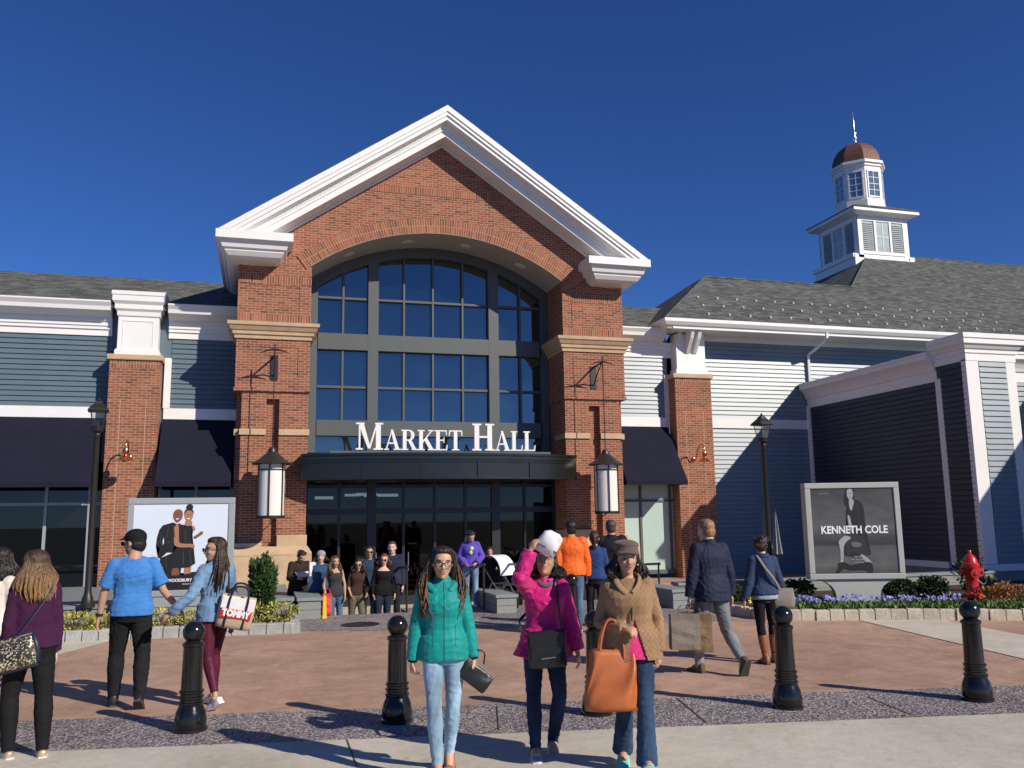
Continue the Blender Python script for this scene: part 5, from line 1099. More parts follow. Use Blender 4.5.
# ---- 19 navy jacket man, bag in his left hand
a = Person('balding man in a navy quilted jacket and grey jeans walking away with paper shopping bags', gz(716, 673), 186, 1.83, 'm', skin=M['skinB'], vox=.0095, build=1.06,
           pose=dict(armL=((.22, -.05, -1), (.10, -.15, -1)), armR=((-.26, .06, -1), (-.12, -.16, -1)), legL=((.10, -.30, -1), (.04, .04, -1)), legR=((-.10, .12, -1), (-.06, .80, -1)), head=(10, 6, 0), curlL=1.4, upR=.06, pitchR=58, lean=3))
a.top('quilted_jacket', cloth('navy_quilt', (.022, .028, .055), .65, 'quilt', fold=.007), z0=.78, grow=.024, amp=.009, seed=41, sleever=.002, collar=(.06, .068)); a.trousers(cloth('grey_jeans', (.16, .17, .19), .85, 'denim'), grow=.010, amp=.007, name='jeans', thick=1.0)
a.shoes(mat('brown_suede', (.11, .065, .04), .85), soleD); a.hair(HBLONDE, 'short', width=.95)
P19 = a
# ---- 20 navy hoodie woman with boots
a = Person('woman in a navy hooded top and tall brown boots walking away beside the black bollard', gz(768, 663), 172, 1.58, skin=M['skinB'], vox=.0095,
           pose=dict(armR=((-.32, -.05, -1), (-.45, -.42, -.8)), armL=((.26, .0, -1), (.25, -.1, -1)), legR=((-.05, -.05, -1), (0, .02, -1)), legL=((.0, .06, -1), (-.05, .16, -1)), head=(-18, 8, 0)))
a.top('hooded_top', cloth('navy_sweatshirt', (.035, .055, .11), .85), z0=.90, grow=.024, amp=.007, seed=51, collar=(.05, .085), sleever=.006); a.trousers(cloth('black_leggings', (.010, .010, .012)), grow=.004, name='leggings', thick=.98); a.shoes(mat('brown_boot', (.24, .085, .03), .45), soleD, boot=.72, name='boot'); a.hair(HDB, 'messy', seed=2)
mb = MB(); a.rings(mb, [(.84, .176, .124, .01), (.90, .172, .12, .01)], .012, 20); a.finish(mb, 'shirt_hem', cloth('pale_blue_hem', (.25, .32, .38)), vox=.01); P20 = a
# ================================================================== STREET FURNITURE
def bollard_proto():
    r = thing('bollard', 'x', 'bollard', (0, 0, 0), 0, 'black iron bollards along the pavement edge')
    pr = [(.001, 0), (.150, 0), (.150, .03), (.135, .04), (.140, .06), (.140, .11), (.128, .17), (.108, .215), (.104, .23), (.112, .24), (.112, .255), (.100, .262), (.100, .28), (.110, .288), (.110, .302), (.098, .31), (.098, .328), (.108, .336), (.108, .35), (.094, .36), (.090, .50), (.086, .735), (.096, .742), (.096, .765), (.080, .775), (.060, .79), (.055, .80), (.001, .80)]
    MB().lathe(pr, seg=32).build('post', M['blackgloss'], r, autos=50)
    q = MB(); q.ellip((0, 0, .862), (.098, .098, .098), 28, 18); q.build('ball_finial', M['blackgloss'], r, smooth=True); return r
bp = bollard_proto()
labs = ['black ball-topped bollard beside the woman in burgundy leggings, leftmost of the row', 'black ball-topped bollard standing just behind the woman in the teal jacket', 'black ball-topped bollard mostly hidden behind the orange tote bag',
        'black ball-topped bollard right of the man with the paper shopping bags', 'black ball-topped bollard in front of the red hydrant, rightmost of the row']
for i, (px, py) in enumerate(((190, 731), (397, 722), (597, 714.5), (788, 708), (978, 700.5))):
    o = bp if i == 0 else copy_tree(bp); o.location = gz(px, py, 0); o['label'] = labs[i]; o.rotation_euler = (0, 0, i*.7)
b_ = copy_tree(bp); b_.location = gz(573, 636, 0); b_['label'] = 'black ball-topped bollard farther off, between the pink jacket and the orange tote'
# ---- lamp posts
def lamp(loc, label, H=3.42):
    r = thing('street_lamp', label, 'street lamp', loc, rad(8), 'black lantern street lamps')
    MB().lathe([(.001, 0), (.13, 0), (.13, .05), (.10, .07), (.095, .16), (.07, .22), (.058, .30), (.052, H-.66), (.06, H-.65), (.06, H-.62), (.045, H-.60), (.001, H-.60)], seg=18).build('pole', M['blackmetal'], r, autos=45)
    f = MB(); z0, z1 = H-.48, H-.20
    f.lathe([(.001, H-.60), (.06, H-.60), (.10, H-.56), (.115, H-.50), (.13, H-.49), (.13, z0), (.001, z0)], seg=16)
    for sx, sy in ((1, 1), (1, -1), (-1, 1), (-1, -1)): f.tube([(sx*.085, sy*.085, z0-.01), (sx*.125, sy*.125, z1+.01)], .009, 6)
    f.tube([(0, 0, z0), (0, 0, z0+.10)], .018, 8)
    f.build('lantern_frame', M['blackmetal'], r)
    f = MB(); rr = [[(a*x, a*y, z) for x, y in ((-1, -1), (1, -1), (1, 1), (-1, 1))] for a, z in ((.175, z1-.005), (.18, z1+.01), (.155, z1+.05), (.085, z1+.13), (.075, z1+.14), (.05, z1+.19), (.02, z1+.20))]
    f.loft(rr).ellip((0, 0, z1+.225), (.026, .026, .035), 10, 8); f.build('lantern_roof', M['blackmetal'], r)
    g = MB(); a0, a1 = .080, .120
    for i in range(4):
        p = [(-1, -1), (1, -1), (1, 1), (-1, 1)]; c0, c1 = p[i], p[(i+1) % 4]
        g.quad((c0[0]*a0, c0[1]*a0, z0), (c1[0]*a0, c1[1]*a0, z0), (c1[0]*a1, c1[1]*a1, z1), (c0[0]*a1, c0[1]*a1, z1))
    g.build('lantern_glass', clearglass('lamp_glass', .14, (.9, .92, .92)), r); return r
lamp((-2.96, 17.3, .38), 'tall black street lamp with glass lantern left of the left brick pillar', 3.72)
lamp((10.40, 16.5, .1), 'tall black street lamp with glass lantern behind the woman in the navy hooded top', 3.86)
# ---- big drum lanterns on the piers
def lantern(X, label):
    Y = 22.25; r = thing('hanging_lantern', label, 'lantern', (X, Y, 1.93), 0, 'large drum lanterns hung from the entrance piers')
    MB().lathe([(.001, .04), (.315, .04), (.315, 1.33), (.001, 1.33)], seg=28).build('drum', M['frost'], r, autos=40)
    MB().lathe([(.001, -.01), (.34, -.01), (.345, .04), (.33, .06), (.001, .06)], seg=28).build('bottom_ring', M['blackmetal'], r, autos=40)
    MB().lathe([(.328, 1.16), (.332, 1.16), (.332, 1.19), (.328, 1.19)], seg=28).build('band', M['blackmetal'], r)
    for j in range(6):
        t = 2*math.pi*(j+.35)/6; MB().tube([(.335*math.cos(t), .335*math.sin(t), .03), (.335*math.cos(t), .335*math.sin(t), 1.35)], .016, 6).build('strut', M['blackmetal'], r)
    MB().lathe([(.001, 1.31), (.47, 1.31), (.50, 1.325), (.47, 1.345), (.33, 1.43), (.18, 1.56), (.11, 1.62), (.10, 1.68), (.07, 1.73), (.001, 1.75)], seg=28).build('hood', M['blackmetal'], r, autos=35)
    MB().tube([(0, 0, 1.73), (0, 0, 4.20)], .013, 6).build('rod', M['blackmetal'], r)
    b = MB(); b.tube([(0, 0, 4.20), (0, .78, 4.16)], [.022, .03], 8).box(-.09, .09, .72, .78, 3.55, 4.2).tube([(0, 0, 4.02), (0, .0, 4.36)], .02, 8)
    b.tube([(-.36, .02, 4.12), (-.16, .0, 4.19), (0, 0, 4.21), (.16, 0, 4.19), (.36, .02, 4.12)], [.006, .022, .026, .022, .006], 6).tube([(0, .06, 4.18), (0, .4, 3.95), (0, .74, 3.62)], .018, 6)
    b.build('bracket', M['blackmetal'], r)
    MB().tube([(0, .05, -.02), (0, .5, -.10), (0, .9, -.16)], .014, 6).build('stay_rod', M['blackmetal'], r)
lantern(.19, 'large white drum lantern hanging from the left brick pier beside the sign lettering'); lantern(9.06, 'large white drum lantern hanging from the right brick pier')
def goose(X, z, label):
    r = thing('wall_lamp', label, 'wall lamp', (X, 23.9, z), 0, 'copper gooseneck lamps on the brick pillars')
    MB().ellip((0, -.02, .12), (.07, .04, .07), 14, 10).build('wall_plate', M['copper'], r, smooth=True)
    p = spline([(0, -.02, .12), (0, -.18, .16), (0, -.30, .40), (0, -.50, .52), (0, -.66, .44), (0, -.70, .28)], 8); MB().tube(p, .018, 10).build('arm', M['copper'], r, smooth=True)
    MB().lathe([(.001, .30), (.05, .30), (.075, .24), (.07, .18), (.04, .15), (.06, .12), (.10, .09), (.19, .02), (.215, .0), (.20, .0), (.09, .075), (.001, .09)], 0, -.70, 24).build('shade', M['copper'], r, autos=50)
goose(-3.30, 3.40, 'copper gooseneck wall lamp on the left brick pillar'); goose(12.62, 3.42, 'copper gooseneck wall lamp on the right brick pillar')
# ---- advertising light boxes
def flat(pts, y, m, name, par, n=5, th=.0015, sm=True):
    P_ = [(p.x, p.y) for p in spline([(x, z, 0) for x, z in pts], n, True)] if sm else pts
    mb = MB(); a = [(x, y, z) for x, z in P_]; b = [(x, y+th, z) for x, z in P_]; k_ = len(a)
    bm = bmesh.new(); va = [bm.verts.new(v) for v in a]; f = bm.faces.new(va); bmesh.ops.triangulate(bm, faces=[f]); me = bpy.data.meshes.new(name); bm.to_mesh(me); bm.free(); me.materials.append(m)
    o = bpy.data.objects.new(name, me); C.objects.link(o); o.parent = par; return o
def fm(name, c): return mat(name, c, .5, var=.05)
def txt(body, size, x, y, z, m, par, name='lettering', bold=.006, sx=1):
    me = textmesh(body, size, .0008, bold); me.transform(Matrix.Translation((x, y, z)) @ Matrix.Rotation(rad(90), 4, 'X') @ Matrix.Scale(sx, 4, (1, 0, 0))); me.materials.append(m); me.name = name
    o = bpy.data.objects.new(name, me); C.objects.link(o); o.parent = par; return o
def frame(r, w, h, z0, t, d, m):
    f = MB(); f.box(-w/2, w/2, 0, d, z0, z0+t).box(-w/2, w/2, 0, d, z0+h-t, z0+h).box(-w/2, -w/2+t, 0.001, d, z0+t, z0+h-t).box(w/2-t, w/2, 0.001, d, z0+t, z0+h-t).box(-w/2+.01, w/2-.01, .03, d-.002, z0+.01, z0+h-.01)
    return f.build('frame', m, r, bevel=.012)
g = gy(180, 560, 17.0)
s1 = thing('advert_sign', 'grey framed advertising box showing a couple in black on a pale background', 'advertising sign', (gy(180, 560, 17.0).x, 17.0, 0), 0)
zb = .54; hh = 1.76; ww_ = 1.84; frame(s1, ww_, hh, zb, .11, .28, M['signgrey'])
MB().box(-.55, .55, .04, .24, 0, zb).box(-.9, .9, .02, .26, .36, zb-.002).build('plinth', M['signgrey'], s1)
pz = zb+.11; ph = hh-.22; pw = ww_-.22
po = MB().box(-pw/2, pw/2, .022, .03, pz, pz+ph).build('poster', mat('pale_blue_paper', (.62, .70, .80), .35, var=.02), s1)
BLK = fm('poster_black', (.008, .008, .010)); SK1 = fm('poster_brown', (.20, .075, .04)); SK2 = fm('poster_light_brown', (.36, .17, .10)); WT = mat('poster_white', (.8, .8, .8), .5)
MB().box(-pw/2, pw/2, .0195, .021, pz, pz+.30).build('poster_band', BLK, s1)
def F1(pts, y, m, sm=True): return flat([((u-378)*pw/555, pz+(620-v)*ph/525) for u, v in pts], y, m, 'poster_figure', s1, n=3, sm=sm)
F1([(262, 425), (330, 395), (352, 420), (330, 526), (300, 524), (296, 470), (290, 526), (262, 526), (256, 470)], .0200, BLK, False)
F1([(335, 420), (390, 425), (388, 470), (384, 520), (338, 524)], .0200, BLK, False)
F1([(268, 226), (300, 216), (328, 208), (350, 220), (372, 214), (372, 300), (360, 395), (300, 392), (262, 428), (248, 420), (258, 360), (234, 352), (238, 300), (250, 252)], .0185, BLK, False)
F1([(331, 142), (352, 128), (376, 136), (383, 160), (378, 188), (362, 206), (350, 212), (334, 196), (326, 170)], .0178, SK1)
F1([(360, 226), (340, 232), (336, 262), (338, 330), (346, 352), (380, 362), (430, 362), (456, 368), (460, 352), (440, 342), (395, 340), (370, 332), (366, 300)], .0160, SK2)
F1([(436, 228), (456, 238), (458, 262), (442, 250)], .0172, SK2); F1([(450, 300), (474, 284), (492, 268), (506, 268), (504, 284), (480, 300), (462, 312)], .0172, SK1)
F1([(372, 222), (396, 226), (420, 228), (436, 226), (448, 262), (440, 320), (452, 372), (468, 462), (430, 486), (370, 488), (320, 480), (300, 462), (330, 400), (362, 350), (368, 300), (364, 250)], .0170, BLK, False)
F1([(402, 200), (420, 204), (436, 200), (440, 224), (420, 232), (398, 224)], .0165, SK2)
F1([(394, 140), (418, 130), (440, 140), (444, 168), (434, 196), (418, 206), (402, 196), (392, 168)], .0162, SK2)
F1([(390, 160), (396, 134), (418, 124), (442, 134), (446, 160), (436, 142), (418, 136), (402, 142)], .0156, BLK); F1([(404, 128), (402, 110), (414, 99), (430, 99), (442, 110), (438, 130), (420, 134)], .0158, BLK)
F1([(336, 488), (372, 486), (378, 530), (332, 532)], .0192, SK1, False); F1([(402, 484), (446, 478), (442, 522), (404, 526)], .0192, SK2, False)
PG = fm('poster_grey_line', (.05, .05, .055)); PB = mat('poster_gap', (.62, .70, .80), .35, var=.02)
F1([(272, 318), (278, 300), (280, 330), (274, 348)], .0150, PB, False)
for q_ in ([(300, 232), (304, 232), (296, 300), (292, 300)], [(328, 226), (332, 226), (344, 300), (340, 304)], [(262, 270), (266, 268), (258, 330), (254, 334)], [(300, 330), (330, 326), (330, 330), (300, 334)], [(400, 250), (404, 250), (408, 330), (404, 330)], [(392, 390), (396, 390), (402, 470), (396, 470)], [(430, 380), (433, 380), (446, 462), (442, 464)], [(296, 410), (299, 410), (302, 500), (298, 500)]): F1(q_, .0148, PG, False)
for (u, v) in ((345, 160), (361, 160), (410, 162), (426, 162)): F1([(u-4, v), (u, v-2), (u+4, v), (u, v+2)], .0150, BLK)
for (u, v) in ((352, 186), (418, 186)): F1([(u-9, v-3), (u, v-1), (u+9, v-3), (u+5, v+4), (u-5, v+4)], .0150, WT)
F1([(100, 530), (180, 524), (330, 528), (400, 530), (470, 512), (500, 520), (655, 530), (655, 545), (100, 545)], .0194, BLK, False)
txt('WOODBURY COMMON', .075, .18, .018, pz+.17, WT, s1, bold=.002, sx=.95); txt('PREMIUM OUTLETS', .03, .18, .018, pz+.10, WT, s1, bold=0)
# right sign
c_ = gy(856, 577, 14.6)
s2 = thing('advert_sign', 'silver framed advertising box with a black and white poster reading KENNETH COLE', 'advertising sign', (c_.x+.16, 14.75, .13), rad(-19))
z0 = .43; W2 = 1.84; H2 = 1.88; frame(s2, W2, H2, z0, .11, .30, M['signstone'])
mb = MB(); rr = []
for z, hw in ((0, .42), (.10, .42), (.20, .44), (.30, .50), (.37, .60), (.428, .78)): rr.append([(-hw, .05, z), (hw, .05, z), (hw, .25, z), (-hw, .25, z)])
mb.loft(rr).build('pedestal', M['signstone'], s2)
pm_ = bpy.data.materials.new('grey_poster'); pm_.use_nodes = True; nt = pm_.node_tree; b = nt.nodes['Principled BSDF']; tc = N(nt, 'ShaderNodeTexCoord'); sx = N(nt, 'ShaderNodeSeparateXYZ'); nt.links.new(tc.outputs['Object'], sx.inputs[0])
mr = N(nt, 'ShaderNodeMapRange'); mr.inputs['From Min'].default_value = z0; mr.inputs['From Max'].default_value = z0+H2; nt.links.new(sx.outputs['Z'], mr.inputs[0])
rp = ramp(nt, [(0, (.05, .05, .05)), (.15, (.13, .13, .13)), (.33, (.10, .10, .10)), (.36, (.05, .05, .05)), (.55, (.12, .12, .12)), (1, (.06, .06, .06))]); nt.links.new(mr.outputs[0], rp.inputs[0])
mp = N(nt, 'ShaderNodeMapping'); mp.inputs['Scale'].default_value = (1.2, 1, 3); nt.links.new(tc.outputs['Object'], mp.inputs[0]); nn_ = N(nt, 'ShaderNodeTexNoise', i_Scale=2.0, i_Detail=6.0); nt.links.new(mp.outputs[0], nn_.inputs['Vector'])
r2 = ramp(nt, [(.3, (.8, .8, .8)), (.75, (1.25, 1.25, 1.25))]); nt.links.new(nn_.outputs[0], r2.inputs[0]); mx = N(nt, 'ShaderNodeMix', data_type='RGBA', blend_type='MULTIPLY'); mx.inputs[0].default_value = 1
nt.links.new(rp.outputs[0], mx.inputs[6]); nt.links.new(r2.outputs[0], mx.inputs[7]); nt.links.new(mx.outputs[2], b.inputs['Base Color']); b.inputs['Roughness'].default_value = .45; b.inputs['Specular IOR Level'].default_value = .2
pz = z0+.11; ph = H2-.22; pw = W2-.22; MB().box(-pw/2, pw/2, .022, .03, pz, pz+ph).build('poster', pm_, s2)
GD = fm('poster_charcoal', (.012, .012, .012)); GL_ = fm('poster_pale_grey', (.36, .36, .36)); GM = fm('poster_mid_grey', (.028, .028, .028))
def F2(pts, y, m, sm=True): return flat([((u-110-(v-90)*30/455-222)*pw/445, pz+(545-v)*ph/455) for u, v in pts], y, m, 'poster_figure', s2, n=3, sm=sm)
F2([(300, 98), (320, 92), (346, 100), (348, 150), (330, 186), (318, 200), (300, 186), (292, 150)], .0198, GD)
F2([(345, 152), (372, 158), (396, 190), (404, 260), (414, 340), (430, 430), (424, 450), (300, 452), (296, 380), (312, 300), (304, 220), (310, 190), (330, 160)], .0192, GD)
F2([(312, 98), (330, 94), (340, 108), (342, 130), (332, 150), (322, 152), (312, 136), (308, 114)], .0182, GL_)
F2([(320, 150), (334, 148), (346, 160), (340, 190), (332, 212), (322, 190)], .0184, GL_)
for (u, v) in ((318, 118), (332, 117)): F2([(u-4, v), (u, v-2), (u+4, v), (u, v+2)], .0176, GD)
F2([(321, 138), (326, 136), (331, 138), (326, 141)], .0176, GD)
F2([(360, 170), (366, 180), (378, 300), (372, 330), (366, 240)], .0178, GM); F2([(384, 220), (390, 260), (404, 400), (396, 420)], .0178, GM)
F2([(312, 238), (324, 244), (332, 280), (342, 310), (334, 330), (320, 300)], .0184, GL_)
F2([(300, 344), (270, 366), (264, 384), (274, 420), (274, 470), (270, 500), (284, 498), (290, 450), (292, 400), (310, 372), (330, 356)], .0184, GL_)
F2([(310, 352), (356, 340), (400, 362), (420, 440), (390, 450), (340, 430), (306, 452)], .0188, GM)
F2([(330, 384), (352, 378), (386, 388), (376, 404), (344, 404)], .0180, fm('poster_grey', (.13, .13, .13)))
F2([(380, 450), (396, 448), (440, 488), (434, 500), (412, 490)], .0184, GL_)
F2([(262, 488), (300, 486), (330, 500), (400, 486), (440, 492), (444, 540), (424, 546), (400, 528), (330, 530), (290, 520), (262, 545), (246, 542), (260, 516)], .0180, GD)
txt('KENNETH COLE', .205, 0.0, .0155, pz+.84, mat('poster_lettering', (.85, .85, .85), .5), s2, bold=.006, sx=.86)
txt('new york', .045, .05, .0155, pz+.33, GL_, s2, bold=.001); txt('shoes  bags  outerwear', .032, .05, .0155, pz+.27, GL_, s2, bold=.001); txt('store level one', .03, .05, .0155, pz+.21, GL_, s2, bold=.001)
txt('new arrivals', .04, -.56, .0155, pz+1.56, GL_, s2, bold=.0)
# ---- hydrant
hp = gz(974, 601, .13); h = thing('fire_hydrant', 'red fire hydrant with a chain in the planted bed behind the stone kerb', 'fire hydrant', hp, rad(-20))
h.scale = (1.12, 1.12, 1.2)
MB().lathe([(.001, -.06), (.10, -.06), (.10, .06), (.001, .06)], seg=20).build('foot', M['blackmetal'], h)
b = MB().lathe([(.001, .06), (.165, .06), (.165, .11), (.12, .12), (.105, .14), (.100, .36), (.118, .40), (.125, .50), (.14, .52), (.14, .56), (.001, .56)], seg=24); b.build('barrel', M['red'], h, autos=45)
b = MB().lathe([(.001, .562), (.145, .562), (.145, .59), (.12, .60), (.105, .66), (.07, .72), (.03, .745), (.03, .79), (.022, .80), (.001, .80)], seg=24); b.build('bonnet', M['red'], h, autos=45)
def cap_(d, r_, L, z, nm):
    m_ = MB().lathe([(.001, 0), (r_, 0), (r_, L*.6), (r_*1.15, L*.62), (r_*1.15, L*.9), (r_*.5, L*.92), (r_*.35, L*1.15), (.001, L*1.15)], seg=16); q = Vector(d).to_track_quat('Z', 'Y').to_matrix().to_4x4(); m_.xf(Matrix.Translation(Vector(d)*.09+Vector((0, 0, z))) @ q); m_.build(nm, M['red'], h, autos=45)
cap_((-1, 0, 0), .045, .10, .47, 'outlet'); cap_((1, 0, 0), .045, .10, .47, 'outlet'); cap_((0, -1, 0), .07, .09, .44, 'pumper_outlet')
MB().tube(spline([(.17, -.02, .45), (.20, -.10, .34), (.10, -.18, .28), (0, -.19, .36)], 6), .010, 6).build('chain', M['steel'], h)
# ---- low granite walls with caps
def wall(label, x0, x1, y0, y1, h, z=0, courses=2):
    o = thing('planter_wall', label, 'low wall', ((x0+x1)/2, (y0+y1)/2, z)); cx_, cy_ = (x0+x1)/2, (y0+y1)/2; mb = MB(); hh_ = (h-.06)/courses
    for c in range(courses): mb.box(x0-cx_, x1-cx_, y0-cy_, y1-cy_, c*hh_+.004, (c+1)*hh_-.004)
    mb.box(x0-cx_+.012, x1-cx_-.012, y0-cy_+.012, y1-cy_-.012, 0, h-.06)
    mb.build('wall', M['granite'], o, bevel=.004); MB().box(x0-cx_-.03, x1-cx_+.03, y0-cy_-.03, y1-cy_+.03, h-.06, h).build('cap_stone', M['bluestone'], o, bevel=.006)
wall('long low granite planter wall with bluestone cap behind the yellow green shrubs at left', -14, .60, 17.45, 17.8, .40)
wall('short granite cheek wall at the left side of the steps, beside the upright evergreen', .70, 1.12, 17.3, 19.0, .40, -.0)
wall('grey granite cheek wall left of the pink jacket, by the pushchair', 4.45, 4.85, 16.75, 18.5, .36)
wall('grey granite cheek wall between the tan jacket and the navy jacket', 7.93, 8.34, 16.15, 18.2, .38)
wall('long low granite wall with a pale cap behind the flower bed and advertising box', 8.6, 17.0, 17.2, 17.5, .42)
tag(MB().box(-14, .60, 17.81, 24.3, 0.002, .30).build('terrace', M['bluestone']), kind='structure')
def rail(loc, label, hgt=.9, d=1.2, z=0):
    r = thing('handrail_post', label, 'handrail', loc, 0, 'dark handrails beside the entrance steps'); MB().tube([(0, 0, 0), (0, 0, hgt)], .022, 8).tube([(0, d, -.1), (0, d, hgt-.1)], .022, 8).build('post', M['blackmetal'], r)
    MB().tube([(0, -.03, hgt), (0, d+.03, hgt-.08)], .026, 8).ellip((0, -.04, hgt), (.038, .038, .038), 10, 8).build('rail', M['blackmetal'], r)
rail((2.83, 17.7, 0), 'dark handrail right of the woman in the black jumper'); rail((4.40, 17.6, 0), 'dark handrail in front of the purple hooded top'); rail((5.12, 17.6, 0), 'dark handrail left of the pink jacket, beyond the granite cheek wall'); rail((8.42, 17.8, -.1), 'dark handrail in front of the pale green shop window'); 
# ---- pushchair
pc = gy(499, 590, 18.0); s = thing('pushchair', 'small black and white pushchair parked by the entrance behind the granite cheek wall', 'pushchair', (pc.x+.12, 18.35, 0), rad(30))
fm_ = MB()
for sx_ in (-.22, .22): fm_.tube([(sx_, -.35, .08), (sx_, .0, .5), (sx_, .42, 1.0)], .014, 8).tube([(sx_, .30, .08), (sx_, .0, .5)], .014, 8)
fm_.tube([(-.22, .42, 1.0), (.22, .42, 1.0)], .02, 8); fm_.build('frame', M['steel'], s)
for sx_ in (-.23, .23):
    for sy_ in (-.36, .31): MB().lathe([(.05, -.02), (.085, -.02), (.085, .02), (.05, .02)], seg=16).xf(Matrix.Translation((sx_, sy_, .085)) @ Matrix.Rotation(rad(90), 4, 'Y')).build('wheel', M['blackmetal'], s)
MB().loft([[(-.2, -.28, .42), (.2, -.28, .42), (.2, -.28, .46), (-.2, -.28, .46)], [(-.2, .05, .40), (.2, .05, .40), (.2, .02, .46), (-.2, .02, .46)], [(-.2, .28, .85), (.2, .28, .85), (.2, .22, .88), (-.2, .22, .88)]]).build('seat', cloth('pushchair_seat', (.03, .03, .035)), s)
hd = MB(); rr = []
for i in range(9):
    t = rad(-10+130*i/8); rr.append([(x, .12-.36*math.cos(t), .70+.36*math.sin(t)) if w_ else (x, .12-.345*math.cos(t), .70+.345*math.sin(t)) for x, w_ in ((-.22, 1), (.22, 1), (.22, 0), (-.22, 0))])
hd.loft(rr).build('hood', cloth('pushchair_hood', (.72, .74, .75)), s, autos=60)
# ---- closed parasols beside the right lamp
def parasol(x, y, label, H=2.35):
    r = thing('closed_parasol', label, 'parasol', (x, y, 0), 0); MB().tube([(0, 0, 0), (0, 0, H)], .02, 8).build('pole', M['blackmetal'], r)
    rr = []
    for z, rd in ((H-.03, .02), (H-.25, .05), (H-.7, .09), (H-1.05, .13), (H-1.2, .15)): rr.append([(rd*(1 if j % 2 else .45)*math.cos(2*math.pi*j/14), rd*(1 if j % 2 else .45)*math.sin(2*math.pi*j/14), z) for j in range(14)])
    MB().loft(rr).build('canopy', mat('parasol_cloth', (.20, .22, .23), .9), r); MB().ellip((0, 0, H+.02), (.03, .03, .04), 8, 6).build('finial', M['blackmetal'], r)
g1 = gy(766, 530, 20.5); parasol(g1.x, 20.5, 'closed grey parasol just left of the right street lamp', 2.15); g1 = gy(776, 530, 21.3); parasol(g1.x, 21.3, 'closed grey parasol just right of the right street lamp', 1.95)
# ================================================================== PLANTS
def leafmat(name, cols, rough=.5):
    m, nt, b = newmat(name); L = nt.links.new; g_ = N(nt, 'ShaderNodeNewGeometry'); r = ramp(nt, [(i/(max(1, len(cols)-1)), c) for i, c in enumerate(cols)]); L(g_.outputs['Random Per Island'], r.inputs[0]); L(r.outputs[0], b.inputs['Base Color']); b.inputs['Roughness'].default_value = rough; b.inputs['Specular IOR Level'].default_value = .3; return m
M['euon'] = leafmat('variegated_leaf', [(.16, .20, .03), (.42, .36, .05), (.55, .48, .10), (.10, .16, .03), (.60, .55, .18)]); M['box'] = leafmat('box_leaf', [(.018, .035, .012), (.035, .06, .018), (.055, .085, .025)]); M['arb'] = leafmat('arborvitae_leaf', [(.02, .05, .018), (.04, .085, .025), (.065, .11, .03)])
M['grassy'] = leafmat('bedding_leaf', [(.05, .10, .02), (.09, .16, .03), (.14, .20, .05)]); M['pansy'] = leafmat('pansy_petal', [(.07, .09, .32), (.13, .16, .45), (.30, .32, .58), (.04, .04, .20)]); M['rust'] = leafmat('rust_leaf', [(.30, .10, .03), (.42, .20, .05), (.20, .08, .03)]); M['yell'] = leafmat('yellow_petal', [(.75, .45, .03), (.8, .55, .05)])
M['stem'] = mat('stem', (.06, .04, .025), .9)
def leaves(mb, c, r, n, size, up=0.0, R=random, fill=.55, narrow=.5):
    for i in range(n):
        d = Vector((R.gauss(0, 1), R.gauss(0, 1), R.gauss(0, 1))).normalized(); q = fill+(1-fill)*R.random()**.5; q *= 1+.12*math.sin(d.x*7+d.z*5)+.08*math.sin(d.y*11+d.z*9)
        p = Vector(c)+Vector((d.x*r[0], d.y*r[1], d.z*r[2]))*q
        if p.z < c[2]-r[2]*.9: continue
        ax = (d+Vector((R.gauss(0, .5), R.gauss(0, .5), R.gauss(0, .5)+up))).normalized(); sd = ax.cross(Vector((R.gauss(0, 1), R.gauss(0, 1), R.gauss(0, 1)))).normalized(); s_ = size*R.uniform(.6, 1.3)
        mb.add([p, p+ax*s_*.5+sd*s_*narrow*.5, p+ax*s_, p+ax*s_*.5-sd*s_*narrow*.5], [(0, 1, 2, 3)])
def shrub(name, label, cat, loc, r, n, size, m, group=None, stems=4, **k):
    o = thing(name, label, cat, loc, 0, group); mb = MB(); leaves(mb, (0, 0, r[2]), r, n, size, **k)
    me = bpy.data.meshes.new('foliage'); me.from_pydata(mb.v, [], mb.f); me.materials.append(m); q = bpy.data.objects.new('foliage', me); C.objects.link(q); q.parent = o
    t = MB()
    for i in range(stems): a_ = i*2.4; t.tube([(0, 0, -.02), (math.cos(a_)*r[0]*.3, math.sin(a_)*r[1]*.3, r[2]), (math.cos(a_)*r[0]*.6, math.sin(a_)*r[1]*.6, r[2]*1.5)], [.014, .01, .004], 5)
    t.build('stem', M['stem'], o); return o
ge = gy(262, 600, 16.4); R9 = random.Random(9)
o = thing('upright_evergreen', 'dark green upright evergreen shrub behind the bed of yellow green shrubs', 'shrub', (ge.x, 16.4, .12)); mb = MB()
for i in range(46):
    a_ = R9.uniform(0, 6.28); rr_ = .15*math.sqrt(R9.random()); x, y = math.cos(a_)*rr_, math.sin(a_)*rr_; h_ = R9.uniform(.75, 1.05)*(1-.2*rr_/.15)
    for j in range(11): t_ = j/10; leaves(mb, (x*(1+.5*t_), y*(1+.5*t_), .12+h_*t_), (.05, .05, .08), 24, .075, up=1.5, R=R9, narrow=.45, fill=.1)
me = bpy.data.meshes.new('foliage'); me.from_pydata(mb.v, [], mb.f); me.materials.append(M['arb']); q = bpy.data.objects.new('foliage', me); C.objects.link(q); q.parent = o; MB().tube([(0, 0, -.02), (0, 0, 1.0)], [.03, .01], 6).build('trunk', M['stem'], o)
R10 = random.Random(10); xs_ = [-7.2+.47*i for i in range(17)]
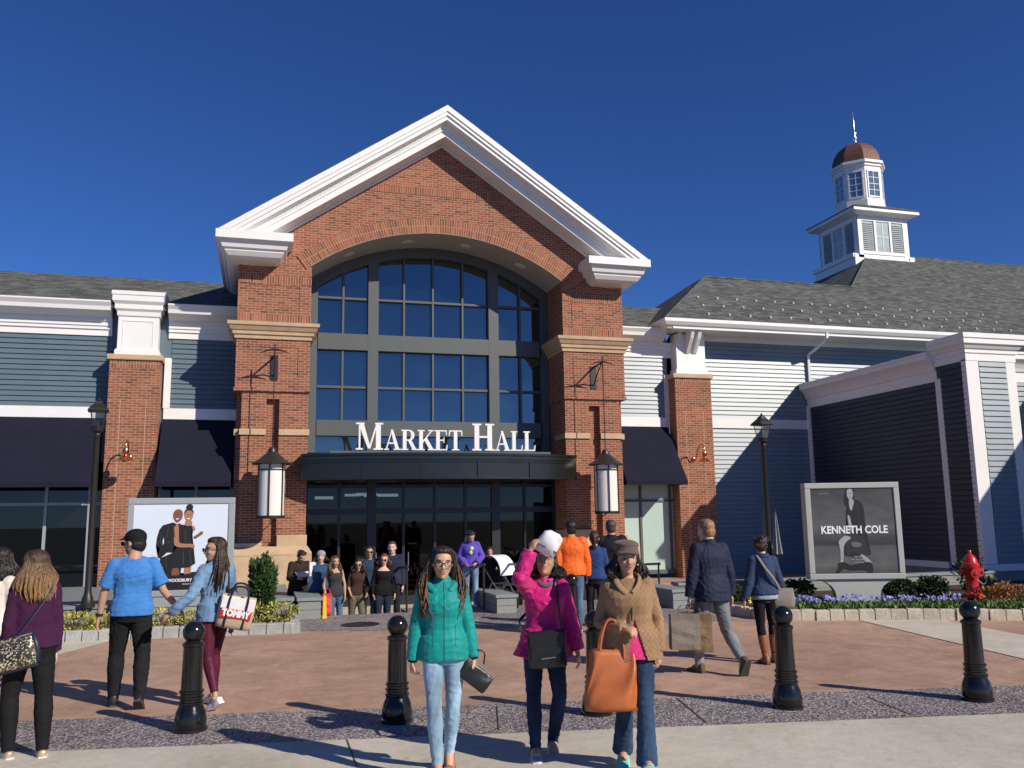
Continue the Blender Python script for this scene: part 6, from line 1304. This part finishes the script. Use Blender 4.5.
wh = ['at the far left edge', 'at the far left behind the cream jumper', 'behind the purple sweater', 'just right of the purple sweater', 'left of the man in the blue T-shirt', 'directly behind the man in the blue T-shirt', 'between the blue T-shirt and the held hands', 'behind the held hands', 'left of the woman in the denim shirt', 'behind the denim shirt', 'behind the canvas tote bag', 'just right of the canvas tote bag', 'below the left side of the upright evergreen', 'at the foot of the upright evergreen', 'right of the upright evergreen', 'at the right end of the bed', 'next to the kerb corner']
for i, x in enumerate(xs_):
    shrub('yellow_shrub', 'low yellow green shrub '+wh[i], 'shrub', (x+R10.uniform(-.1, .1), 15.75+R10.uniform(-.05, .25), .12), (R10.uniform(.24, .32), .26, R10.uniform(.13, .18)), 520, .055, M['euon'], 'variegated shrubs in the left bed', R=R10, up=.4)
bxs = [(8.9, 15.8, 'left of the advertising box, nearest the walking couple'), (9.75, 15.6, 'behind the bollard ball, left of the advertising box'), (10.35, 15.5, 'just left of the advertising box pedestal'), (12.35, 15.0, 'just right of the advertising box pedestal'), (13.15, 15.0, 'between the advertising box and the hydrant'), (14.0, 14.6, 'immediately left of the hydrant')]
for x, y, t_ in bxs: shrub('boxwood', 'round dark green box shrub '+t_, 'shrub', (x, y, .13), (.32, .28, .20), 1900, .055, M['box'], 'clipped box shrubs in the right bed', R=R10, fill=.25, narrow=.8)
shrub('broadleaf_shrub', 'taller leafy green shrub against the annex left of the hydrant', 'shrub', (14.9, 15.8, .13), (.30, .28, .36), 420, .08, M['box'], R=R10, fill=.2, up=.5)
for i, (px_, py_) in enumerate(((1004, 592), (1019, 596), (990, 596))): g1 = gz(px_, py_+6, .13); shrub('russet_shrub', ['low russet leaved shrub right of the hydrant', 'low russet leaved shrub at the right edge', 'low russet leaved shrub nearest the hydrant'][i], 'shrub', g1, (.28, .2, .14), 260, .07, M['rust'], R=R10, up=.5)
# pansies and bedding: one mass
def ribbon(name, label, cat, m, p0, p1, w0, w1, n, size, z, R, up=1.0, flat_=False):
    mb = MB(); a_ = Vector(p0); b_2 = Vector(p1); d_ = (b_2-a_).normalized(); o_ = Vector((-d_.y, d_.x))
    for i in range(n):
        t_ = R.random(); cl = math.sin(t_*47)*.5+math.sin(t_*113+2)*.5; ww2 = w0+(w1-w0)*R.random(); p = a_.lerp(b_2, t_)+o_*ww2; zz = .13+z*(.6+.4*R.random())*(1+.25*cl)
        c = Vector((p.x, p.y, zz))
        if flat_:
            u = Vector((R.gauss(0, .5), -1, R.gauss(.6, .4))).normalized(); s1_ = u.orthogonal().normalized(); s2_ = u.cross(s1_); s_ = size*R.uniform(.7, 1.2)
            mb.add([c+(s1_*math.cos(k*1.257)+s2_*math.sin(k*1.257))*s_ for k in range(5)], [(0, 1, 2, 3, 4)])
        else:
            c.z = .12+R.random()*.04; ax = Vector((R.gauss(0, .45), R.gauss(0, .45), up)).normalized(); sd = ax.cross(Vector((R.gauss(0, 1), R.gauss(0, 1), .1))).normalized(); s_ = size*R.uniform(.6, 1.4)
            mb.add([c, c+ax*s_*.5+sd*s_*.18, c+ax*s_, c+ax*s_*.5-sd*s_*.18], [(0, 1, 2, 3)])
    me = bpy.data.meshes.new(name); me.from_pydata(mb.v, [], mb.f); me.materials.append(m); q = bpy.data.objects.new(name, me); C.objects.link(q); tag(q, label, cat, None, 'stuff')
kp0, kp1 = (8.9, 13.75), (12.9, 12.15)
ribbon('bedding_plants', 'short green bedding plants filling the front of the right bed', 'plants', M['grassy'], (8.7, 13.85), (18, 9.95), .05, .95, 9000, .10, .1, R10)
ribbon('pansies', 'band of blue and violet pansies along the right bed in front of the advertising box', 'flowers', M['pansy'], (9.2, 14.5), (12.35, 13.42), -.15, .35, 330, .027, .18, R10, flat_=True)
ribbon('yellow_flowers', 'few yellow flowers at the left end of the right bed', 'flowers', M['yell'], (8.7, 14.6), (9.3, 14.2), -.1, .5, 60, .03, .16, R10, flat_=True)
# ================================================================== BAGS AND CARRIED THINGS
def handle(mb, p, r=.008, seg=8): mb.tube(spline(p, 6), r, seg)
def bagmesh(w, h, d, slump=.02, top=.0, R=None, n=9):
    """soft bag body, origin at the top centre, hanging down"""
    mb = MB(); rr = []
    for i in range(n):
        t = i/(n-1); z = -h*t; bw = w/2*(1+top*(1-t))+slump*math.sin(t*math.pi)*.4; bd = d/2*(.35+.65*min(1, t*2.2))+slump*math.sin(t*2.6)
        rr.append([(bw*math.copysign(abs(math.cos(a))**.45, math.cos(a)), bd*math.copysign(abs(math.sin(a))**.6, math.sin(a))+.006*math.sin(a*5+t*7), z) for a in [2*math.pi*j/24 for j in range(24)]])
    rr.append([(x*.9, y*.8, z-.006) for x, y, z in rr[-1]]); return mb.loft(rr)
def bag(name, label, cat, loc, rz=0, rx=0):
    o = thing(name, label, cat, loc, rz); o.rotation_euler = (rx, 0, rz); return o
# sequin crossbody of the purple sweater woman
seq = mat('sequins', (.10, .09, .06), .3, metal=.5); nt = seq.node_tree; v = N(nt, 'ShaderNodeTexVoronoi', i_Scale=95.0); tc = N(nt, 'ShaderNodeTexCoord'); nt.links.new(tc.outputs['Object'], v.inputs['Vector']); sp = N(nt, 'ShaderNodeSeparateColor'); nt.links.new(v.outputs['Color'], sp.inputs[0]); rb = ramp(nt, [(0, (.04, .035, .025)), (.6, (.09, .08, .05)), (.75, (.5, .42, .25)), (1, (.9, .82, .6))]); nt.links.new(sp.outputs[0], rb.inputs[0]); nt.links.new(rb.outputs[0], nt.nodes['Principled BSDF'].inputs['Base Color'])
p = P1; w_ = p.W(p.tp(.20, .13, .98)); navyl = mat('navy_leather', (.015, .022, .04), .45)
o = bag('shoulder_bag', 'small sequinned navy trimmed bag on the hip of the woman in purple', 'bag', w_, rad(203-180-28), 0); o.rotation_euler[1] = rad(-14)
bagmesh(.36, .24, .08).build('body', seq, o, smooth=True); MB().tube([(-.185, -.0, -.01), (.185, 0, -.01)], .020, 10).tube([(-.18, 0, -.235), (.18, 0, -.235)], .034, 10).tube([(-.185, 0, -.01), (-.195, 0, -.12), (-.18, 0, -.235)], .022, 10).tube([(.185, 0, -.01), (.195, 0, -.12), (.18, 0, -.235)], .022, 10).build('trim', navyl, o, smooth=True)
o.data = None if False else o.data
sp_ = MB(); inv = (Matrix.Translation(w_) @ o.rotation_euler.to_matrix().to_4x4()).inverted(); pts = [p.W(q) for q in (p.tp(.15, .16, .98), p.tp(.03, .165, 1.16), p.tp(-.09, .12, 1.34), p.tp(-.11, .03, 1.425), p.tp(-.07, -.08, 1.36), p.tp(.05, -.15, 1.16), p.tp(.19, -.10, .97), p.tp(.24, .04, .95))]
sp_.tube([inv @ q for q in spline(pts, 8)], .013, 8, flat=.5); sp_.build('strap', navyl, o, smooth=True)
# canvas tote
p = P4; w_ = p.W(p.tp(-.17, .16, .93)); canv = mat('natural_canvas', (.50, .38, .24), .9, bump=.002); 
o = bag('tote_bag', 'canvas tote with red lettered panel and navy straps beside the denim shirt', 'bag', w_+V(.02, -.10, .16), rad(2), rad(6)); o.rotation_euler[1] = rad(12)
bagmesh(.34, .32, .15, .03).build('body', canv, o, smooth=True); ws = MB().box(-.165, .165, -.098, -.080, -.13, -.005); ws.build('white_panel', mat('white_canvas2', (.75, .74, .72), .9), o, bevel=.006)
MB().box(-.15, .15, -.112, -.10, -.215, -.125).build('red_panel', mat('red_canvas', (.55, .02, .025), .9), o, bevel=.004); txt('TOMMY', .088, 0, -.115, -.165, mat('tote_lettering', (.85, .83, .8), .7), o, bold=.006, sx=.85)
hd = MB()
for y in (-.1025, .09): handle(hd, [(-.09, y, -.31), (-.09, y-.004, -.10), (-.085, y, .01), (-.05, y, .10), (.05, y, .10), (.085, y, .01), (.09, y-.004, -.10), (.09, y, -.31)], .011)
hd.build('strap', mat('navy_webbing', (.012, .014, .03), .8), o, smooth=True)
# black clutch of the teal jacket woman
p = P13; hl = p.W(p.aL[2]+(p.aL[2]-p.aL[1]).normalized()*.10)
o = bag('clutch_bag', 'black leather clutch bag held in the hand of the woman in the teal jacket', 'bag', hl+V(.035, -.02, .03), rad(-8)); o.rotation_euler[1] = rad(38)
bagmesh(.24, .135, .022, .012).build('body', leatherB, o, smooth=True); MB().tube([(-.12, 0, -.0), (.12, 0, 0)], .008, 6).build('zip', M['steel'], o); hd = MB(); handle(hd, [(-.11, 0, -.01), (-.13, 0, .06), (-.05, 0, .10), (0.0, 0, .03)], .006); hd.build('wrist_strap', leatherB, o, smooth=True)
# black crossbody of the pink jacket woman
p = P14; w_ = p.W(p.tp(.005, -.215, 1.03))
o = bag('shoulder_bag', 'black leather crossbody bag hanging in front of the woman in the pink jacket', 'bag', w_, rad(-16), 0); o.rotation_euler[1] = rad(-4)
bagmesh(.29, .27, .07, .015).build('body', leatherB, o, smooth=True); MB().box(-.13, .13, -.046, -.034, -.115, -.01).build('flap', leatherB, o, bevel=.006); MB().tube([(-.05, -.052, -.20), (.06, -.052, -.195)], .006, 6).build('zip', M['steel'], o)
inv = (Matrix.Translation(w_) @ o.rotation_euler.to_matrix().to_4x4()).inverted(); pts = [p.W(q) for q in (p.tp(.145, -.20, 1.02), p.tp(.12, -.185, 1.16), p.tp(.105, -.155, 1.30), p.tp(.10, -.05, 1.44), p.tp(.07, .10, 1.40), p.tp(-.06, .16, 1.2), p.tp(-.20, .05, 1.08), p.tp(-.17, -.18, 1.03), p.tp(-.13, -.21, 1.02))]
MB().tube([inv @ q for q in spline(pts, 8)], .012, 8, flat=.5).build('strap', leatherB, o, smooth=True)
# white cap held overhead
hr = p.W(p.aR[2]+(p.aR[2]-p.aR[1]).normalized()*.09)
o = bag('white_cap', 'white cloth cap with a grey band held up by the woman in the pink jacket', 'cap', hr+V(.075, .01, -.085), rad(-20)); o.rotation_euler = (rad(8), rad(28), rad(-18))
mb = MB(); rr = []
for i in range(9):
    t = i/8; z = -.02+.19*t; w2 = .092*(1-.25*t**3)*(1 if i < 8 else .6); d2 = .040*math.sin(.5+2.2*t)+.006
    rr.append([(w2*math.copysign(abs(math.cos(a_))**.55, math.cos(a_))+.02*t, d2*math.copysign(abs(math.sin(a_))**.8, math.sin(a_))+.006*math.sin(3*a_+6*t), z) for a_ in [2*math.pi*j/28 for j in range(28)]])
mb.loft(rr).build('crown', mat('white_cotton', (.80, .80, .82), .9, bump=.006, bscale=14), o, smooth=True)
MB().loft([[((x+sx_)*1.0, y, z) for sx_, y, z in ((0, 0, 0),)][0:0] or [(-.096, -.041, .030), (.098, -.041, .030), (.098, .042, .030), (-.096, .042, .030)], [(-.097, -.045, .044), (.099, -.045, .044), (.099, .046, .044), (-.097, .046, .044)]]).build('band', mat('grey_band', (.20, .20, .24), .8), o)
# orange tote
p = P18; el = p.W(p.aR[1].lerp(p.aR[2], .42))
o = bag('tote_bag', 'large orange tan leather tote hanging from the forearm of the woman in the quilted jacket', 'bag', el+V(-.02, -.05, -.17), rad(-14)); 
mb = MB(); rr = []
for i in range(13):
    t = i/12; z = -.42*t; bw = .165+.035*t; bd = .055+.05*math.sin(min(1, t*1.6)*1.57); rr.append([(bw*math.copysign(abs(math.cos(a))**.5, math.cos(a))+.01*math.sin(t*6), bd*math.copysign(abs(math.sin(a))**.7, math.sin(a))+.016*math.sin(a*4+t*5)+.014*math.sin(a*7+t*9+1)*math.sin(t*3.1)+.010*math.sin(t*17+a*2)*t, z) for a in [2*math.pi*j/40 for j in range(40)]])
mb.loft(rr).build('body', leatherT, o, smooth=True); hd = MB()
for y in (-.060, .050): handle(hd, [(-.085, y, -.06), (-.085, y, .02), (-.06, y*.6, .13), (-.02, y*.3, .205), (.03, y*.3, .205), (.07, y*.6, .13), (.085, y, .02), (.085, y, -.06)], .009)
hd.build('strap', leatherT, o, smooth=True)
# paper shopping bags of the navy man
p = P19; hl = p.W(p.aL[2]+(p.aL[2]-p.aL[1]).normalized()*.10)
def paper(name, label, loc, w, h, d, m, rz, cat='shopping bag', tilt=0):
    o = bag(name, label, cat, loc, rz); o.rotation_euler[1] = tilt; R = random.Random(4)
    mb = MB(); rr = []
    for i in range(7):
        t = i/6; z = -.10-h*t; q = lambda: R.uniform(-.006, .006)
        rr.append([(-w/2+q(), -d/2+q(), z), (0, -d/2+q()*2, z), (w/2+q(), -d/2+q(), z), (w/2-.006+q(), 0+q(), z), (w/2+q(), d/2+q(), z), (0, d/2+q(), z), (-w/2+q(), d/2+q(), z), (-w/2+.006+q(), q(), z)])
    mb.loft(rr, caps=True).build('body', m, o); hd = MB()
    for y in (-d/2, d/2): handle(hd, [(-.07, y, -.12), (-.05, y*.5, -.03), (0, 0, 0), (.05, y*.5, -.03), (.07, y, -.12)], .004)
    hd.build('handle', m, o, smooth=True); return o
kraft = mat('kraft_paper', (.27, .175, .095), .8, var=.2, vscale=6, bump=.02, bscale=7); greyp = mat('grey_paper', (.20, .165, .13), .8, var=.1, vscale=6, bump=.02, bscale=7)
paper('paper_bag', 'brown paper shopping bag in the hand of the man in the navy jacket', hl+V(.06, -.03, .02), .40, .44, .20, kraft, rad(-30)); paper('paper_bag', 'greyish paper shopping bag beside the brown one, held by the man in the navy jacket', hl+V(-.12, -.10, .02), .34, .40, .14, greyp, rad(-12))
# grey shoulder bag of the navy hoodie woman
p = P20; w_ = p.W(p.tp(-.25, .02, .98)); gl_ = mat('grey_suede', (.20, .175, .155), .8)
o = bag('shoulder_bag', 'soft grey shoulder bag of the woman in the navy hooded top', 'bag', w_, rad(160)); bagmesh(.28, .24, .10, .03).build('body', gl_, o, smooth=True)
inv = (Matrix.Translation(w_) @ o.rotation_euler.to_matrix().to_4x4()).inverted(); pts = [p.W(q) for q in (p.tp(-.19, .10, .97), p.tp(-.08, .165, 1.12), p.tp(.04, .15, 1.28), p.tp(.10, .05, 1.425), p.tp(.07, -.10, 1.33), p.tp(-.08, -.17, 1.12), p.tp(-.26, -.09, .97))]
MB().tube([inv @ q for q in spline(pts, 8)], .020, 8, flat=.4).build('strap', gl_, o, smooth=True)
# sheet of paper, white bag, red bag
p = PPAPER; o = bag('paper_sheet', 'white sheet of paper read by the man in the dark brown coat', 'paper', p.W(p.tp(0, -.34, 1.20)), rad(12)); MB().loft([[(-.16, -.11, -.03), (.16, -.11, -.03), (.16, -.11, -.025), (-.16, -.11, -.025)], [(-.16, .0, .0), (.16, 0, 0), (.16, 0, .005), (-.16, 0, .005)], [(-.16, .11, .06), (.16, .11, .06), (.16, .11, .065), (-.16, .11, .065)]]).build('sheet', M['white'], o)
wb_ = gy(318, 600, 18.0); paper('paper_bag', 'white shopping bag held by the person in the grey knitted hat', V(wb_.x, 18.75, 1.10), .30, .55, .12, M['white'], rad(10)); wb_ = gy(325, 600, 18.0); paper('paper_bag', 'red and white shopping bag beside the woman in the camisole', V(wb_.x+.03, 17.86, .52), .18, .40, .08, mat('red_bag', (.6, .05, .05), .6), rad(5))
yb = gy(321, 605, 17.9); o = bag('wet_floor_sign', 'small yellow warning marker at the end of the granite cheek wall', 'sign', (1.19, 17.3, .008)); MB().loft([[(-.04, -.05, 0), (.04, -.05, 0), (.04, .05, 0), (-.04, .05, 0)], [(-.025, -.02, .42), (.025, -.02, .42), (.025, .02, .42), (-.025, .02, .42)]]).build('panel', mat('yellow_plastic', (.7, .5, .02), .5), o)
rb_ = gy(226, 573, 18.6); o = bag('notice', 'small red notice on the stone plinth behind the advertising box', 'sign', (gy(227, 573, 22.68).x, 22.70, gy(227, 573, 22.7).z)); MB().box(-.09, .09, 0, .02, -.14, .16).build('panel', mat('notice_red', (.6, .08, .03), .5), o)
